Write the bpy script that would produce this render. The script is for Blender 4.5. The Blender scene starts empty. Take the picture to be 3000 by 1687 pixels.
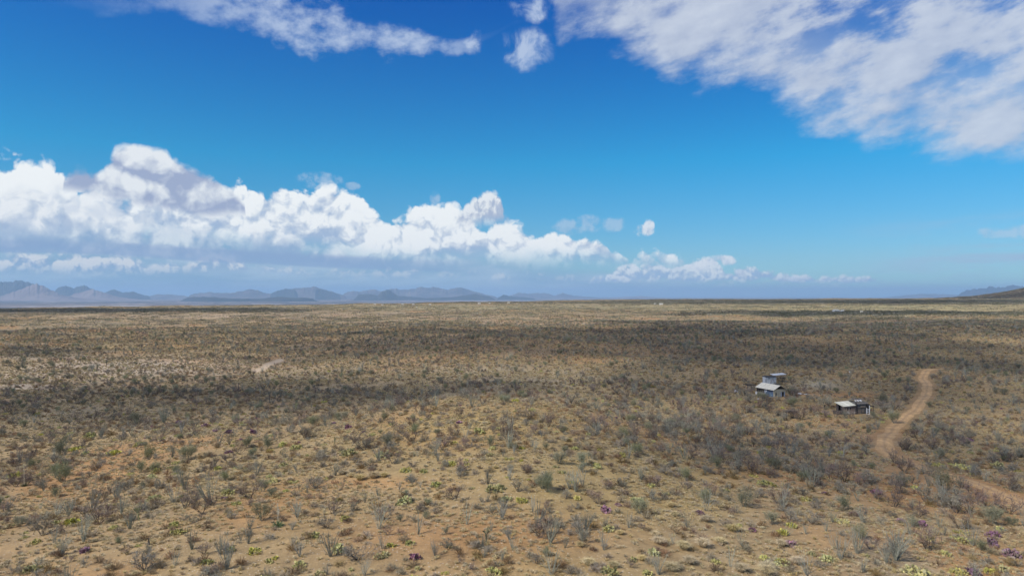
import bpy, math, random
import numpy as np
from mathutils import Vector, Matrix, Euler
random.seed(7); rng = np.random.default_rng(7)
sc = bpy.context.scene
COL = sc.collection
rad = math.radians

# ------------------------------------------------------------------ camera
CH = 25.0                                   # drone height over the near hill
FPX = 2001.0; PITCH = math.atan(22.5/2001)
cam = bpy.data.cameras.new('camera'); cam.sensor_width = 36; cam.lens = 24.01
cam.clip_start = 0.5; cam.clip_end = 200000
camo = bpy.data.objects.new('camera', cam); COL.objects.link(camo)
camo.location = (0, 0, CH); camo.rotation_euler = (math.pi/2+PITCH, 0, 0)
sc.camera = camo

# ------------------------------------------------------------------ light
SUN_EL = rad(43); SUN_AZ = rad(-122)         # azimuth from +Y clockwise: left, a little behind the camera
SUNV = Vector((math.sin(SUN_AZ)*math.cos(SUN_EL), math.cos(SUN_AZ)*math.cos(SUN_EL), math.sin(SUN_EL)))
sl = bpy.data.lights.new('sun', 'SUN'); sl.energy = 4.8; sl.angle = rad(0.53); sl.color = (1.0, 0.93, 0.81)
so = bpy.data.objects.new('sun', sl); COL.objects.link(so)
so.rotation_euler = SUNV.to_track_quat('Z', 'Y').to_euler(); so.location = (0, 0, 300)

sc.view_settings.view_transform = 'Standard'; sc.view_settings.look = 'None'
sc.view_settings.exposure = 0.0; sc.view_settings.gamma = 1
cy = sc.cycles
cy.max_bounces = 5; cy.diffuse_bounces = 2; cy.glossy_bounces = 1; cy.transmission_bounces = 2
cy.volume_bounces = 1; cy.transparent_max_bounces = 8; cy.use_denoising = True
cy.caustics_reflective = False; cy.caustics_refractive = False
cy.use_adaptive_sampling = True; cy.adaptive_threshold = 0.02

# ------------------------------------------------------------------ node expression helper
class G:
    """wraps a socket so node maths can be written as arithmetic"""
    nt = None
    def __init__(s, k): s.k = k
    @staticmethod
    def math(op, *a, clamp=False):
        n = G.nt.nodes.new('ShaderNodeMath'); n.operation = op; n.use_clamp = clamp
        for i, v in enumerate(a): G.put(n.inputs[i], v)
        return G(n.outputs[0])
    @staticmethod
    def put(sock, v):
        if isinstance(v, G): G.nt.links.new(v.k, sock)
        else: sock.default_value = v
    def __add__(s, o): return G.math('ADD', s, o)
    __radd__ = __add__
    def __sub__(s, o): return G.math('SUBTRACT', s, o)
    def __rsub__(s, o): return G.math('SUBTRACT', o, s)
    def __mul__(s, o): return G.math('MULTIPLY', s, o)
    __rmul__ = __mul__
    def __truediv__(s, o): return G.math('DIVIDE', s, o)
def gmin(a, b): return G.math('MINIMUM', a, b)
def gmax(a, b): return G.math('MAXIMUM', a, b)
def gsat(a): return G.math('ADD', a, 0.0, clamp=True)
def gsmooth(a, lo, hi):
    n = G.nt.nodes.new('ShaderNodeMapRange'); n.interpolation_type = 'SMOOTHSTEP'
    G.put(n.inputs[0], a); G.put(n.inputs[1], lo); G.put(n.inputs[2], hi); n.inputs[3].default_value = 0; n.inputs[4].default_value = 1
    return G(n.outputs[0])
def glin(a, lo, hi, o0=0., o1=1.):
    n = G.nt.nodes.new('ShaderNodeMapRange')
    G.put(n.inputs[0], a)
    for i, v in enumerate((lo, hi, o0, o1)): G.put(n.inputs[i+1], v)
    return G(n.outputs[0])
def gvec(x, y, z=0.):
    n = G.nt.nodes.new('ShaderNodeCombineXYZ')
    for i, v in enumerate((x, y, z)): G.put(n.inputs[i], v)
    return G(n.outputs[0])
def gnoise(vec, scale, detail=4, rough=.55, dims='2D', dist=0.):
    n = G.nt.nodes.new('ShaderNodeTexNoise'); n.noise_dimensions = dims
    G.put(n.inputs['Vector'], vec); n.inputs['Scale'].default_value = scale
    n.inputs['Detail'].default_value = detail; n.inputs['Roughness'].default_value = rough
    n.inputs['Distortion'].default_value = dist
    return G(n.outputs[0])
def gvoro(vec, scale, dims='2D', feature='F1', detail=0, rand=1.):
    n = G.nt.nodes.new('ShaderNodeTexVoronoi'); n.voronoi_dimensions = dims; n.feature = feature
    G.put(n.inputs['Vector'], vec); n.inputs['Scale'].default_value = scale
    n.inputs['Detail'].default_value = detail; n.inputs['Randomness'].default_value = rand
    return G(n.outputs[0])
def gmix(f, a, b, mode='MIX'):
    n = G.nt.nodes.new('ShaderNodeMix'); n.data_type = 'RGBA'; n.blend_type = mode; n.clamp_factor = True
    G.put(n.inputs[0], f)
    for i, v in ((6, a), (7, b)):
        G.put(n.inputs[i], v if isinstance(v, G) else (*v, 1.) if len(v) == 3 else v)
    return G(n.outputs[2])
def gcurve(x, pts):
    """x in 0..1; pts [(x, y)] in 0..1"""
    n = G.nt.nodes.new('ShaderNodeFloatCurve'); c = n.mapping.curves[0]
    n.mapping.use_clip = True; n.mapping.extend = 'HORIZONTAL'
    pts = sorted(pts)
    while len(c.points) < len(pts): c.points.new(.5, .5)
    for p, (a, b) in zip(c.points, pts): p.location = (a, b); p.handle_type = 'AUTO_CLAMPED'
    n.mapping.update(); G.put(n.inputs['Value'], x)
    return G(n.outputs[0])

def pix_dir(px, py):
    v = Vector(((px-1500)/FPX, 1.0, -(py-843.5)/FPX)).normalized()
    c, s = math.cos(PITCH), math.sin(PITCH)
    return Vector((v.x, v.y*c - v.z*s, v.y*s + v.z*c))
def azel(px, py):
    v = pix_dir(px, py)
    return math.atan2(v.x, v.y), math.asin(v.z)

# ------------------------------------------------------------------ sky (world)
w = bpy.data.worlds.new('World'); sc.world = w; w.use_nodes = True
nt = w.node_tree; nt.nodes.clear(); G.nt = nt
out = nt.nodes.new('ShaderNodeOutputWorld'); bg = nt.nodes.new('ShaderNodeBackground')
nt.links.new(bg.outputs[0], out.inputs[0])
SKYK = 0.10
bg.inputs[1].default_value = SKYK
sky = nt.nodes.new('ShaderNodeTexSky'); sky.sky_type = 'NISHITA'; sky.sun_disc = False
sky.sun_elevation = SUN_EL; sky.sun_rotation = SUN_AZ
sky.altitude = 1300; sky.air_density = 1.0; sky.dust_density = 0.4; sky.ozone_density = 2.2
tc = nt.nodes.new('ShaderNodeTexCoord')
sep = nt.nodes.new('ShaderNodeSeparateXYZ'); nt.links.new(tc.outputs['Generated'], sep.inputs[0])
X, Y, Z = (G(sep.outputs[i]) for i in range(3))
AZ = G.math('ARCTAN2', X, Y); EL = G.math('ARCSINE', Z)
A0, A1, EM = -0.75, 0.75, 0.45
t_az = glin(AZ, A0, A1)
def contour(pts):
    r = []
    for px, py in pts:
        a, e = azel(px, py); r.append(((a-A0)/(A1-A0), max(0., min(1., e/EM))))
    return gcurve(t_az, r) * EM
P = gvec(AZ, EL)
wn = nt.nodes.new('ShaderNodeTexNoise'); wn.noise_dimensions = '2D'
nt.links.new(P.k, wn.inputs['Vector']); wn.inputs['Scale'].default_value = 22; wn.inputs['Detail'].default_value = 3
def vadd(a, b, k=1.):
    n = nt.nodes.new('ShaderNodeVectorMath'); n.operation = 'MULTIPLY_ADD'
    G.put(n.inputs[0], b); n.inputs[1].default_value = (k,)*3; G.put(n.inputs[2], a)
    return G(n.outputs[0])
def voff(a, o):
    n = nt.nodes.new('ShaderNodeVectorMath'); n.operation = 'ADD'; G.put(n.inputs[0], a); n.inputs[1].default_value = (*o, 0)
    return G(n.outputs[0])
PW = voff(vadd(P, G(wn.outputs['Color']), .020), (-.010, -.010))
def billow(p, s, rough=.5):
    v1 = gvoro(p, s); v2 = gvoro(p, s*2.3); v3 = gvoro(p, s*5.3); v4 = gvoro(p, s*11.7)
    b = (1-v1*v1*1.3)*.52 + (1-v2*v2*1.3)*.28 + (1-v3*v3*1.3)*.13 + (1-v4*v4*1.3)*.05
    return b + (gnoise(p, s*7, 3, .6)-.5)*.16
SKYC = G(sky.outputs[0])
# deepen: the photo's sky is a strong blue overhead easing to cyan low down
tint = gmix(glin(EL, .05, .19), (0.46, 0.77, 0.95), (0.11, 0.94, 1.24))
tint = gmix(glin(EL, .19, .42), tint, (0.012, 0.54, 1.33))
cur = gmix(1.0, SKYC, tint, 'MULTIPLY')
k = 1/SKYK
def C(r, g, b): return (r*k, g*k, b*k)      # cloud radiance given as scene-linear value
WHITE = C(.93, .96, .97); GREY = C(.52, .60, .72); BLUE = C(.27, .41, .64)

# low haze band / stratus behind everything, streaked
Pst = gvec(AZ*1.0, EL*7.0)
st = gnoise(Pst, 5, 5, .6)
lowm = gsmooth(contour([(-400, 690), (0, 690), (500, 690), (1000, 720), (1500, 745), (1900, 790), (2200, 815), (3000, 838), (3400, 838)]) - EL + (st-.5)*.03, -.008, .03)
cur = gmix(lowm*.88, cur, gmix(gsmooth(st, .3, .75), C(.25, .42, .60), C(.46, .60, .74)))
# thin veil on the far right
veil = gsmooth(st, .42, .72) * gsmooth(AZ, .42, .60) * gsmooth(EL, .0, .03) * gsmooth(.11-EL, .0, .04)
cur = gmix(veil*.7, cur, C(.40, .53, .72))

def bank(cur, top, bot, s, amp, soft, seed, bright, shade, base, lightk=2.2, bsoft=.02, grad=.05, opac=1., expo=0.5, botamp=.3):
    p = voff(PW, (seed, seed*1.7))
    b = billow(p, s); b2 = billow(voff(p, (-.10/s, .20/s)), s)
    big = gnoise(voff(P, (seed*3, 1.)), s*.45, 2, .5)
    T = contour(top); B = contour(bot)
    e = T - EL + (b-.62)*amp
    m1 = gsmooth(e, 0., soft)
    m2 = gsmooth(EL - B + (b-.62)*amp*botamp + (big-.5)*.012, 0., bsoft)
    m = m1*m2
    # relief towards the light, brighter near the crown of the bank, darker in the hollows and at the base
    L = expo + (b-b2)*lightk + (big-.5)*1.5 + (b-.62)*.5
    L = L - (1-gsat((EL-B)/grad))*.55
    L = gsat(L)
    c = gmix(gsmooth(L, .0, .5), base, shade); c = gmix(gsmooth(L, .35, .85), c, bright)
    return gmix(m*opac, cur, c)
# far low banks
cur = bank(cur, [(-400, 740), (0, 742), (200, 735), (260, 745), (330, 742), (420, 760), (560, 765), (600, 745), (690, 762), (760, 780), (1100, 790), (3400, 862)],
           [(-400, 815), (0, 815), (600, 812), (1000, 815), (1200, 820), (3400, 864)], 34, .026, .012, 4.3, C(.78, .80, .82), C(.46, .56, .70), C(.28, .42, .62), opac=.9, grad=.022, expo=.62, lightk=2.8)
cur = bank(cur, [(-400, 864), (1650, 862), (1790, 790), (1870, 775), (1960, 780), (2030, 765), (2080, 755), (2130, 790), (2200, 785), (2260, 800), (2330, 805), (2420, 808), (2600, 820), (2700, 864), (3400, 864)],
           [(-400, 830), (1700, 828), (2150, 828), (2600, 832), (3400, 835)], 46, .018, .006, 9.1, C(.84, .88, .92), C(.56, .65, .77), C(.36, .51, .72), opac=.9, bsoft=.006, grad=.02, expo=.62)
# the great white bank
cur = bank(cur, [(-400, 480), (0, 468), (90, 470), (170, 500), (300, 560), (520, 572), (640, 566), (700, 548), (780, 572), (840, 552), (900, 565), (980, 556), (1050, 568), (1100, 600),
                 (1170, 630), (1230, 612), (1320, 604), (1370, 640), (1440, 665), (1540, 664), (1620, 668), (1700, 690), (1800, 735), (1900, 752), (2000, 772), (2090, 800), (2160, 860), (3400, 864)],
           [(-400, 725), (0, 730), (500, 735), (900, 765), (1250, 795), (1600, 790), (2000, 810), (3400, 840)], 19, .054, .011, 1.3,
           WHITE, C(.60, .68, .79), C(.38, .50, .69), lightk=1.9, expo=.86, grad=.075, bsoft=.04)
# left: grey-blue body with bright hollows
cur = bank(cur, [(-400, 560), (0, 560), (150, 540), (300, 590), (420, 650), (600, 640), (700, 690), (830, 690), (900, 720), (1000, 745), (1100, 864), (3400, 864)],
           [(-400, 738), (0, 742), (500, 755), (900, 780), (3400, 800)], 15, .055, .022, 6.2,
           C(.86, .89, .92), C(.50, .59, .73), C(.30, .42, .63), expo=.58, lightk=2.0, grad=.05, opac=.7, bsoft=.012)
# long flat shaded base line under the left banks
bc = contour([(-400, 725), (0, 727), (250, 733), (500, 748), (800, 764), (1100, 779), (1400, 790), (3400, 800)])
bl = (EL-bc)/.0085
bm = gsmooth(1-bl*bl*gmix(gsmooth(bl, -.1, .1), (1.6,)*3, (.30,)*3) + (st-.5)*1.2, 0., .9)*gsmooth(.02-AZ, 0., .25)
cur = gmix(bm*.72, cur, C(.245, .37, .60))
# tower right of centre, and softer nearer cloud high on the left
cur = bank(cur, [(-400, 864), (1290, 862), (1335, 640), (1375, 590), (1405, 565), (1435, 556), (1465, 580), (1478, 615), (1500, 640), (1545, 862), (3400, 864)],
           [(-400, 672), (1200, 672), (1500, 668), (3400, 672)], 30, .022, .010, 2.9, C(.82, .86, .90), C(.58, .64, .74), C(.42, .50, .66), expo=.62, bsoft=.02, grad=.05)
cur = bank(cur, [(-400, 864), (120, 862), (175, 560), (205, 500), (245, 478), (300, 480), (335, 436), (390, 424), (430, 436), (475, 440), (505, 470), (570, 486), (630, 512), (662, 545), (720, 610), (780, 862), (3400, 864)],
           [(-400, 560), (120, 560), (280, 590), (420, 612), (600, 645), (720, 640), (3400, 640)], 13, .036, .012, 3.7,
           C(.82, .86, .90), C(.58, .64, .75), C(.35, .42, .60), lightk=2.0, expo=.62, bsoft=.016, grad=.085)

# small separate puffs: soft ellipses eaten by noise
pn = gnoise(P, 46, 5, .6); pn2 = gnoise(voff(P, (-.004, .007)), 46, 5, .6)
def puffs(cur, lst, bright, shade, opac, thr=.9, nk=1.7, pn=pn, pn2=pn2):
    m = None
    for (px, py, rx, ry) in lst:
        a, e = azel(px, py); ax = rx/FPX; ey = ry/FPX
        dx = (AZ-a)/ax; dy = (EL-e)/ey
        g = gsat(1 - (dx*dx+dy*dy)*.5)
        m = g if m is None else gmax(m, g)
    mm = gsmooth(m + (pn-.5)*nk*m, .42, thr)
    c = gmix(gsat(.55+(pn-pn2)*5), shade, bright)
    return gmix(mm*opac, cur, c)
cur = puffs(cur, [(1884, 676, 30, 20), (1900, 662, 16, 20), (2105, 764, 50, 17), (2040, 778, 36, 14), (2170, 800, 20, 12), (2340, 818, 30, 9)], C(.80, .85, .91), C(.55, .64, .77), .92, thr=.95, nk=2.5)
cur = puffs(cur, [(935, 528, 62, 24), (1033, 546, 24, 12), (1275, 580, 16, 22), (1795, 655, 34, 26), (1670, 664, 50, 26), (1722, 656, 44, 28), (2980, 678, 90, 18)], C(.55, .66, .80), C(.42, .56, .74), .5, nk=2.6, thr=1.05)

# high sheets: streaked, soft, lavender grey
Ps = gvec(AZ*.95+EL*.35, EL*1.9-AZ*.50)
Pf = gvec(AZ*.95+EL*.3, EL*2.4-AZ*.5); nf = gnoise(Pf, 15, 7, .6)
n1 = gnoise(Ps, 8.0, 8, .58, dist=.0); n2 = gnoise(Ps, 2.8, 3, .5); n3 = gnoise(voff(Ps, (-.012, .022)), 8.0, 8, .58, dist=.0)
lo = contour([(-400, -40), (1450, -40), (1600, 20), (1660, 140), (1750, 130), (1900, 175), (2000, 235), (2120, 255), (2250, 290), (2400, 345), (2520, 385), (2640, 430), (2760, 462), (2880, 462), (3000, 440), (3150, 420), (3400, 380)])
sheet = gsmooth(EL-lo + (n1-.5)*.13 + (n2-.5)*.04 + (nf-.5)*.05, -.012, .048)
gaps = gsmooth(n1*.45+n2*.33+nf*.22, .395, .52)
edge = gsat((EL-lo)/.13)
sheet = sheet * gmix(edge, (1, 1, 1), gmix(gaps, (.12,)*3, (.97,)*3))
hc = gmix(gsat(.55+(n1-n3)*1.7+(nf-.5)*1.1+(n2-.5)*.8), C(.43, .50, .65), C(.64, .70, .80))
sh = sheet*.92*gsmooth(AZ, -.02, .10)
cur = gmix(sh, cur, hc)
# left streak
cen = contour([(-400, -60), (250, -10), (500, 5), (700, 45), (950, 85), (1150, 130), (1300, 140), (1420, 110), (1560, 60), (3400, 0)])
wd = gcurve(t_az, [((azel(x, 80)[0]-A0)/(A1-A0), v) for x, v in ((-400, .2), (250, .30), (450, .30), (650, .42), (800, .55), (1000, .52), (1150, .40), (1280, .26), (1360, .16), (1440, .05), (3400, .0))])
dd = (EL-cen)/(wd*.058+.001)
n4 = gnoise(gvec(AZ+EL*.3, EL*1.6-AZ*.3), 13, 7, .6)
stm = gsmooth(1.05-dd*dd*1.0 + (n4-.5)*4.4, .0, 1.5)*gsmooth(wd, .02, .3)
stm = stm*gsmooth(AZ, -.62, -.30)
cur = gmix(stm*.84, cur, gmix(gsat(.5+(n4-.5)*2), C(.40, .50, .72), C(.56, .66, .82)))
cur = puffs(cur, [(1540, 145, 85, 58), (1575, 20, 80, 42), (1385, 122, 42, 34)], C(.55, .65, .82), C(.38, .50, .74), .8, thr=1.25, nk=3.0, pn=gnoise(P, 21, 6, .58, dist=.3), pn2=gnoise(voff(P, (-.006, .010)), 21, 6, .58, dist=.3))
G.put(bg.inputs[0], cur)
w.cycles.sampling_method = 'MANUAL'; w.cycles.sample_map_resolution = 512

# ------------------------------------------------------------------ noise in numpy
def _hash(ix, iy, s):
    h = (ix*374761393 + iy*668265263 + s*1442695041) & 0xffffffff
    h = ((h ^ (h >> 13))*1274126177) & 0xffffffff
    return ((h ^ (h >> 16)) & 0xffff)/65535.0
def vnoise(x, y, s=0):
    x = np.asarray(x, float); y = np.asarray(y, float)
    ix = np.floor(x).astype(np.int64); iy = np.floor(y).astype(np.int64)
    fx = x-ix; fy = y-iy; fx = fx*fx*fx*(fx*(fx*6-15)+10); fy = fy*fy*fy*(fy*(fy*6-15)+10)
    a = _hash(ix, iy, s); b = _hash(ix+1, iy, s); c = _hash(ix, iy+1, s); d = _hash(ix+1, iy+1, s)
    return (a*(1-fx)+b*fx)*(1-fy)+(c*(1-fx)+d*fx)*fy
def fbm(x, y, o=4, s=0, g=.5):
    r = 0; a = 1; t = 0
    for i in range(o):
        r = r + a*vnoise(x*(2**i)+i*17.3, y*(2**i)-i*9.1, s+i); t += a; a *= g
    return r/t
def sstep(x, a, b):
    t = np.clip((np.asarray(x, float)-a)/(b-a), 0, 1); return t*t*(3-2*t)

# ------------------------------------------------------------------ terrain
PXC = np.array([-500, 0, 750, 1500, 2250, 3000, 3500.])
DC = np.log(np.array([20, 45, 70, 100, 140, 180, 230, 300, 450, 700, 1200, 2000, 3000, 4500.]))
ZC = np.array([
 [0, 0, 0, 0, 0, 0, 0],
 [-1, 0, 0, 0, 0, -1, -3],
 [-2, -1, 0, 1, 0, -2, -4],
 [-4.5, -3, 0, 3, -.8, -4, -5.5],
 [-7.5, -6.5, -1.6, 4.0, -4.2, -6.5, -7],
 [-8, -8, -7, -6, -6.5, -6.8, -6.5],
 [-6, -6, -7.5, -6.5, -6.5, -6.6, -5],
 [-2, -2.5, -5.5, -3.5, -5, -5, -3],
 [-3, -3, -4, -1, -2, -1, 0],
 [-4, -3, -2.5, -1.5, 0, 2, 3],
 [-5, -4, -2, 0, 2, 4, 6],
 [-12, -10, -6, 1, 5, 8, 9],
 [-24, -21, -14, 0, 7, 11, 12],
 [-34, -30, -20, -4, 6, 10, 14.]])
def interp_grid(u, v):
    iu = np.clip(np.searchsorted(PXC, u)-1, 0, len(PXC)-2); iv = np.clip(np.searchsorted(DC, v)-1, 0, len(DC)-2)
    fu = np.clip((u-PXC[iu])/(PXC[iu+1]-PXC[iu]), 0, 1); fv = np.clip((v-DC[iv])/(DC[iv+1]-DC[iv]), 0, 1)
    fu = fu*fu*(3-2*fu); fv = fv*fv*(3-2*fv)
    return (ZC[iv, iu]*(1-fu)+ZC[iv, iu+1]*fu)*(1-fv)+(ZC[iv+1, iu]*(1-fu)+ZC[iv+1, iu+1]*fu)*fv
def px_of(x, y):
    """column in the photo under which a ground point lies (tan of its bearing)"""
    az = np.arctan2(x, y); az = np.clip(az, -1.1, 1.1)
    return 1500+np.tan(az)*FPX
def height(x, y):
    x = np.asarray(x, float); y = np.asarray(y, float)
    d = np.hypot(x, y)+1e-6; u = px_of(x, y); yy = np.maximum(np.abs(y), d*.45)
    z = interp_grid(u, np.log(np.maximum(yy, 20)))
    near = sstep(d, 60, 160)
    z = z + (fbm(x/95, y/95, 3, 5)-.5)*(2.4+5.0*near)
    z = z + (.5-np.abs(fbm(x/46+3, y/46, 2, 9)-.5)*2)*(-1.6)*near*sstep(-d, -1800, -700)
    z = z + (fbm(x/14, y/14, 2, 21)-.5)*.55
    z = z + (fbm(x/420, y/420, 3, 33)-.5)*7*sstep(d, 350, 1100)
    # level pad round the shacks
    for (sx, sy, sz, sr) in PADS:
        f = np.exp(-((x-sx)**2+(y-sy)**2)/(sr*sr)); z = z*(1-f)+sz*f
    # brush-covered hill at the right edge
    q = (x-2900)/430; r = (y-3000)/520
    z = z + 210*np.exp(-(q*q+r*r))
    # beyond the rim the land falls to the broad valley
    rim = 2150+sstep(u, 900, 2300)*1500+fbm(x/600, y/600, 2, 77)*350
    f = sstep(d, rim, rim*1.7)
    z = z*(1-f) + (-150+(fbm(x/5000, y/5000, 3, 41)-.5)*14)*f
    return z
def ray_ground(px, py, zfix=None):
    v = pix_dir(px, py)
    if zfix is not None:
        t = (zfix-CH)/v.z; return v.x*t, v.y*t
    t = np.exp(np.linspace(math.log(30), math.log(9000), 4000))
    h = height(v.x*t, v.y*t) - (CH+v.z*t)
    i = int(np.argmax(h > 0)); i = i if h[i] > 0 else len(t)-1
    return float(v.x*t[i]), float(v.y*t[i])
PADS = []
S1 = ray_ground(2262, 1160, -6.0); S2 = ray_ground(2490, 1214, -6.5)
PADS = [(S1[0], S1[1], -6.0, 16), (S2[0], S2[1]+1, -6.5, 14)]
def proj(x, y, z):
    x = np.asarray(x, float); y = np.asarray(y, float); z = np.asarray(z, float)-CH
    c, s = math.cos(PITCH), math.sin(PITCH)
    f = y*c+z*s; up = -y*s+z*c
    f = np.where(f < .1, .1, f)
    return 1500+FPX*x/f, 843.5-FPX*up/f

# soil colour by place: soil, caliche, darker and paler bands, and painted cloud shade
TAN = np.array([.372, .268, .140]); RED = np.array([.415, .230, .098]); GREYS = np.array([.325, .268, .175])
PALE = np.array([.52, .42, .31]); GOLD = np.array([.38, .285, .12]); BROWN = np.array([.235, .150, .080])
def poly_d(px, py, pts):
    """distance in photo pixels to a polyline, with vertical stretched"""
    best = np.full(np.shape(px), 1e9)
    for (x0, y0), (x1, y1) in zip(pts[:-1], pts[1:]):
        dx, dy = x1-x0, (y1-y0)*2.5
        ax, ay = px-x0, (py-y0)*2.5
        t = np.clip((ax*dx+ay*dy)/(dx*dx+dy*dy+1e-9), 0, 1)
        best = np.minimum(best, np.hypot(ax-t*dx, ay-t*dy))
    return best
def blob(px, py, cx, cy, rx, ry): return np.exp(-(((px-cx)/rx)**2+((py-cy)/ry)**2))
def soil(x, y):
    z = height(x, y); px, py = proj(x, y, z); d = np.hypot(x, y)
    front = (y > 5)
    n1 = fbm(x/40, y/40, 4, 101); n2 = fbm(x/13, y/13, 4, 111); n3 = fbm(x/140, y/140, 3, 121)
    def mixc(c, k, f): f = np.clip(f, 0, 1)[..., None]; return c*(1-f)+k*f
    c = np.broadcast_to(TAN, np.shape(x)+(3,)).copy()
    c = mixc(c, RED, sstep(n1, .50, .72)*.8)
    c = mixc(c, GREYS, sstep(n2*.6+n3*.4, .48, .64)*.75)
    c = mixc(c, GOLD, sstep(fbm(x/55+9, y/55, 3, 131), .52, .70)*.55*sstep(-d, -900, -100))
    def zone(k, f, col):
        nonlocal c
        c = mixc(c, col, np.where(front, f, 0)*k)
    rn = .55+.9*n2
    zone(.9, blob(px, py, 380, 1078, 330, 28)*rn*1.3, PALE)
    zone(.7, blob(px, py, 2450, 1120, 900, 170)*rn*1.2, np.array([.27, .180, .082]))  # broad olive-brown darkening over the right half
    zone(.45, blob(px, py, 1300, 1130, 900, 60)*rn*1.2, np.array([.23, .195, .135]))  # darker grey-brown band across the centre
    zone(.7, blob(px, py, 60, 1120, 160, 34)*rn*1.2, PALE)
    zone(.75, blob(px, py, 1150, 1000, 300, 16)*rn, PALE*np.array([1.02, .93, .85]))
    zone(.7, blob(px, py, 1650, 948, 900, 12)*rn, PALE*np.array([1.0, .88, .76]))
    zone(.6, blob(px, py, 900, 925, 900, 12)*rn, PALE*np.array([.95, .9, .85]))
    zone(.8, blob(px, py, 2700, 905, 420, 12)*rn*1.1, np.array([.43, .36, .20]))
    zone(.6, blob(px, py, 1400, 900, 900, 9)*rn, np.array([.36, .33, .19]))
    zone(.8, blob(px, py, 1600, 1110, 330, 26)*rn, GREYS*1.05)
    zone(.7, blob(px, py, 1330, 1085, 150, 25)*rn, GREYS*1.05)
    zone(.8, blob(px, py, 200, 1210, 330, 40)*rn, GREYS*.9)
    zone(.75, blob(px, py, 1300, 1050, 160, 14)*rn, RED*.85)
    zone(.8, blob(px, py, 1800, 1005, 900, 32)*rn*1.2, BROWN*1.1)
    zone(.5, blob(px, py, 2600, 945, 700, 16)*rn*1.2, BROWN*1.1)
    zone(.8, blob(px, py, 1420, 1240, 190, 28)*rn, GOLD*1.25)
    zone(.8, blob(px, py, 1350, 1570, 420, 70)*rn, RED*1.02)
    zone(.8, blob(px, py, 1100, 1415, 190, 20)*rn, RED*1.05)
    zone(.7, blob(px, py, 300, 1600, 500, 60)*rn, TAN*1.08)
    zone(.75, blob(px, py, 2900, 1400, 280, 60)*rn, RED*.9)
    zone(.8, blob(px, py, 2560, 1270, 150, 24)*rn, RED)
    zone(.8, blob(px, py, 2420, 1262, 110, 22)*rn, TAN*1.1)
    zone(.8, blob(px, py, 2480, 1158, 170, 10)*rn*1.1, RED)
    zone(.75, blob(px, py, 2400, 1125, 90, 16)*rn*1.1, GREYS*1.3)
    zone(.9, sstep(-poly_d(px, py, [(380, 962), (410, 972), (430, 982)]), -9, -2), np.array([.50, .27, .17]))
    zone(.8, sstep(-poly_d(px, py, [(0, 1002), (60, 1008)]), -14, -4), PALE)
    zone(1., sstep(-poly_d(px, py, [(820, 1055), (785, 1068), (770, 1080), (748, 1086)]), -15, -6), np.array([.50, .385, .265]))
    zone(.8, sstep(-poly_d(px, py, [(2395, 878), (2405, 884), (2418, 893)]), -8, -3), np.array([.40, .31, .22]))
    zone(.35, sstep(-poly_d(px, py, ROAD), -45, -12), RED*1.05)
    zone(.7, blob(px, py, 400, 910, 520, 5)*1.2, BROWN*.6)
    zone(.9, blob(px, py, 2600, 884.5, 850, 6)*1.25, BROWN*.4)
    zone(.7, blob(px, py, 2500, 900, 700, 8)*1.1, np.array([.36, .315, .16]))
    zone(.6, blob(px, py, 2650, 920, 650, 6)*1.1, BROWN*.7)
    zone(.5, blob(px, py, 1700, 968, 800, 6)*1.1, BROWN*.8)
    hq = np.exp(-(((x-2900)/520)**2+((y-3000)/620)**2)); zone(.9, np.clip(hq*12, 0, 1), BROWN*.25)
    # the far valley
    far = sstep(d, 3800, 6500)
    vn = fbm(x/2600, y/700, 4, 151); v2 = fbm(x/900, y/260, 3, 161)
    vc = np.array([.20, .155, .135])*(1+.35*(vn[..., None]-.5))
    vc = mixc(vc, np.array([.055, .06, .06]), sstep(vn, .50, .57)*.9)  # dark cloud-shadow streaks painted into the valley soil colour
    vc = mixc(vc, np.array([.55, .47, .42]), sstep(v2, .62, .72)*.8)
    c = c*(1-far[..., None])+vc*far[..., None]
    pf = np.clip(blob(px, py, 1560, 885, 260, 2.6)*(.5+v2)*1.1+blob(px, py, 350, 896, 700, 1.2)*sstep(v2, .4, .6), 0, 1)*far
    c = mixc(c, np.array([.60, .53, .46]), np.where(front, pf, 0))
    return np.clip(c, 0.01, .8)
ROAD = [(2768, 1080), (2715, 1086), (2702, 1105), (2718, 1130), (2712, 1160), (2690, 1190), (2655, 1222), (2615, 1255), (2590, 1290), (2592, 1320), (2630, 1345), (2700, 1368), (2790, 1395), (2890, 1430), (3000, 1475), (3150, 1530)]

def mesh_from(name, verts, faces, mat=None, smooth=False, attr=None):
    me = bpy.data.meshes.new(name)
    verts = np.asarray(verts, np.float32); faces = np.asarray(faces, np.int32)
    n = faces.shape[1]
    me.vertices.add(len(verts)); me.vertices.foreach_set('co', verts.ravel())
    me.loops.add(faces.size); me.loops.foreach_set('vertex_index', faces.ravel())
    me.polygons.add(len(faces)); me.polygons.foreach_set('loop_start', np.arange(0, faces.size, n, dtype=np.int32))
    if smooth: me.polygons.foreach_set('use_smooth', np.ones(len(faces), bool))
    if attr is not None:
        a = me.color_attributes.new('soil', 'FLOAT_COLOR', 'POINT')
        a.data.foreach_set('color', np.concatenate([attr, np.ones((len(attr), 1))], 1).astype(np.float32).ravel())
    me.update(calc_edges=True); me.validate()
    if mat: me.materials.append(mat)
    return me
def link(name, me, parent=None, loc=None, kind=None, label=None, cat=None, group=None):
    o = bpy.data.objects.new(name, me); COL.objects.link(o)
    if parent: o.parent = parent
    if loc is not None: o.location = loc
    if kind: o['kind'] = kind
    if label: o['label'] = label
    if cat: o['category'] = cat
    if group: o['group'] = group
    return o

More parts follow.
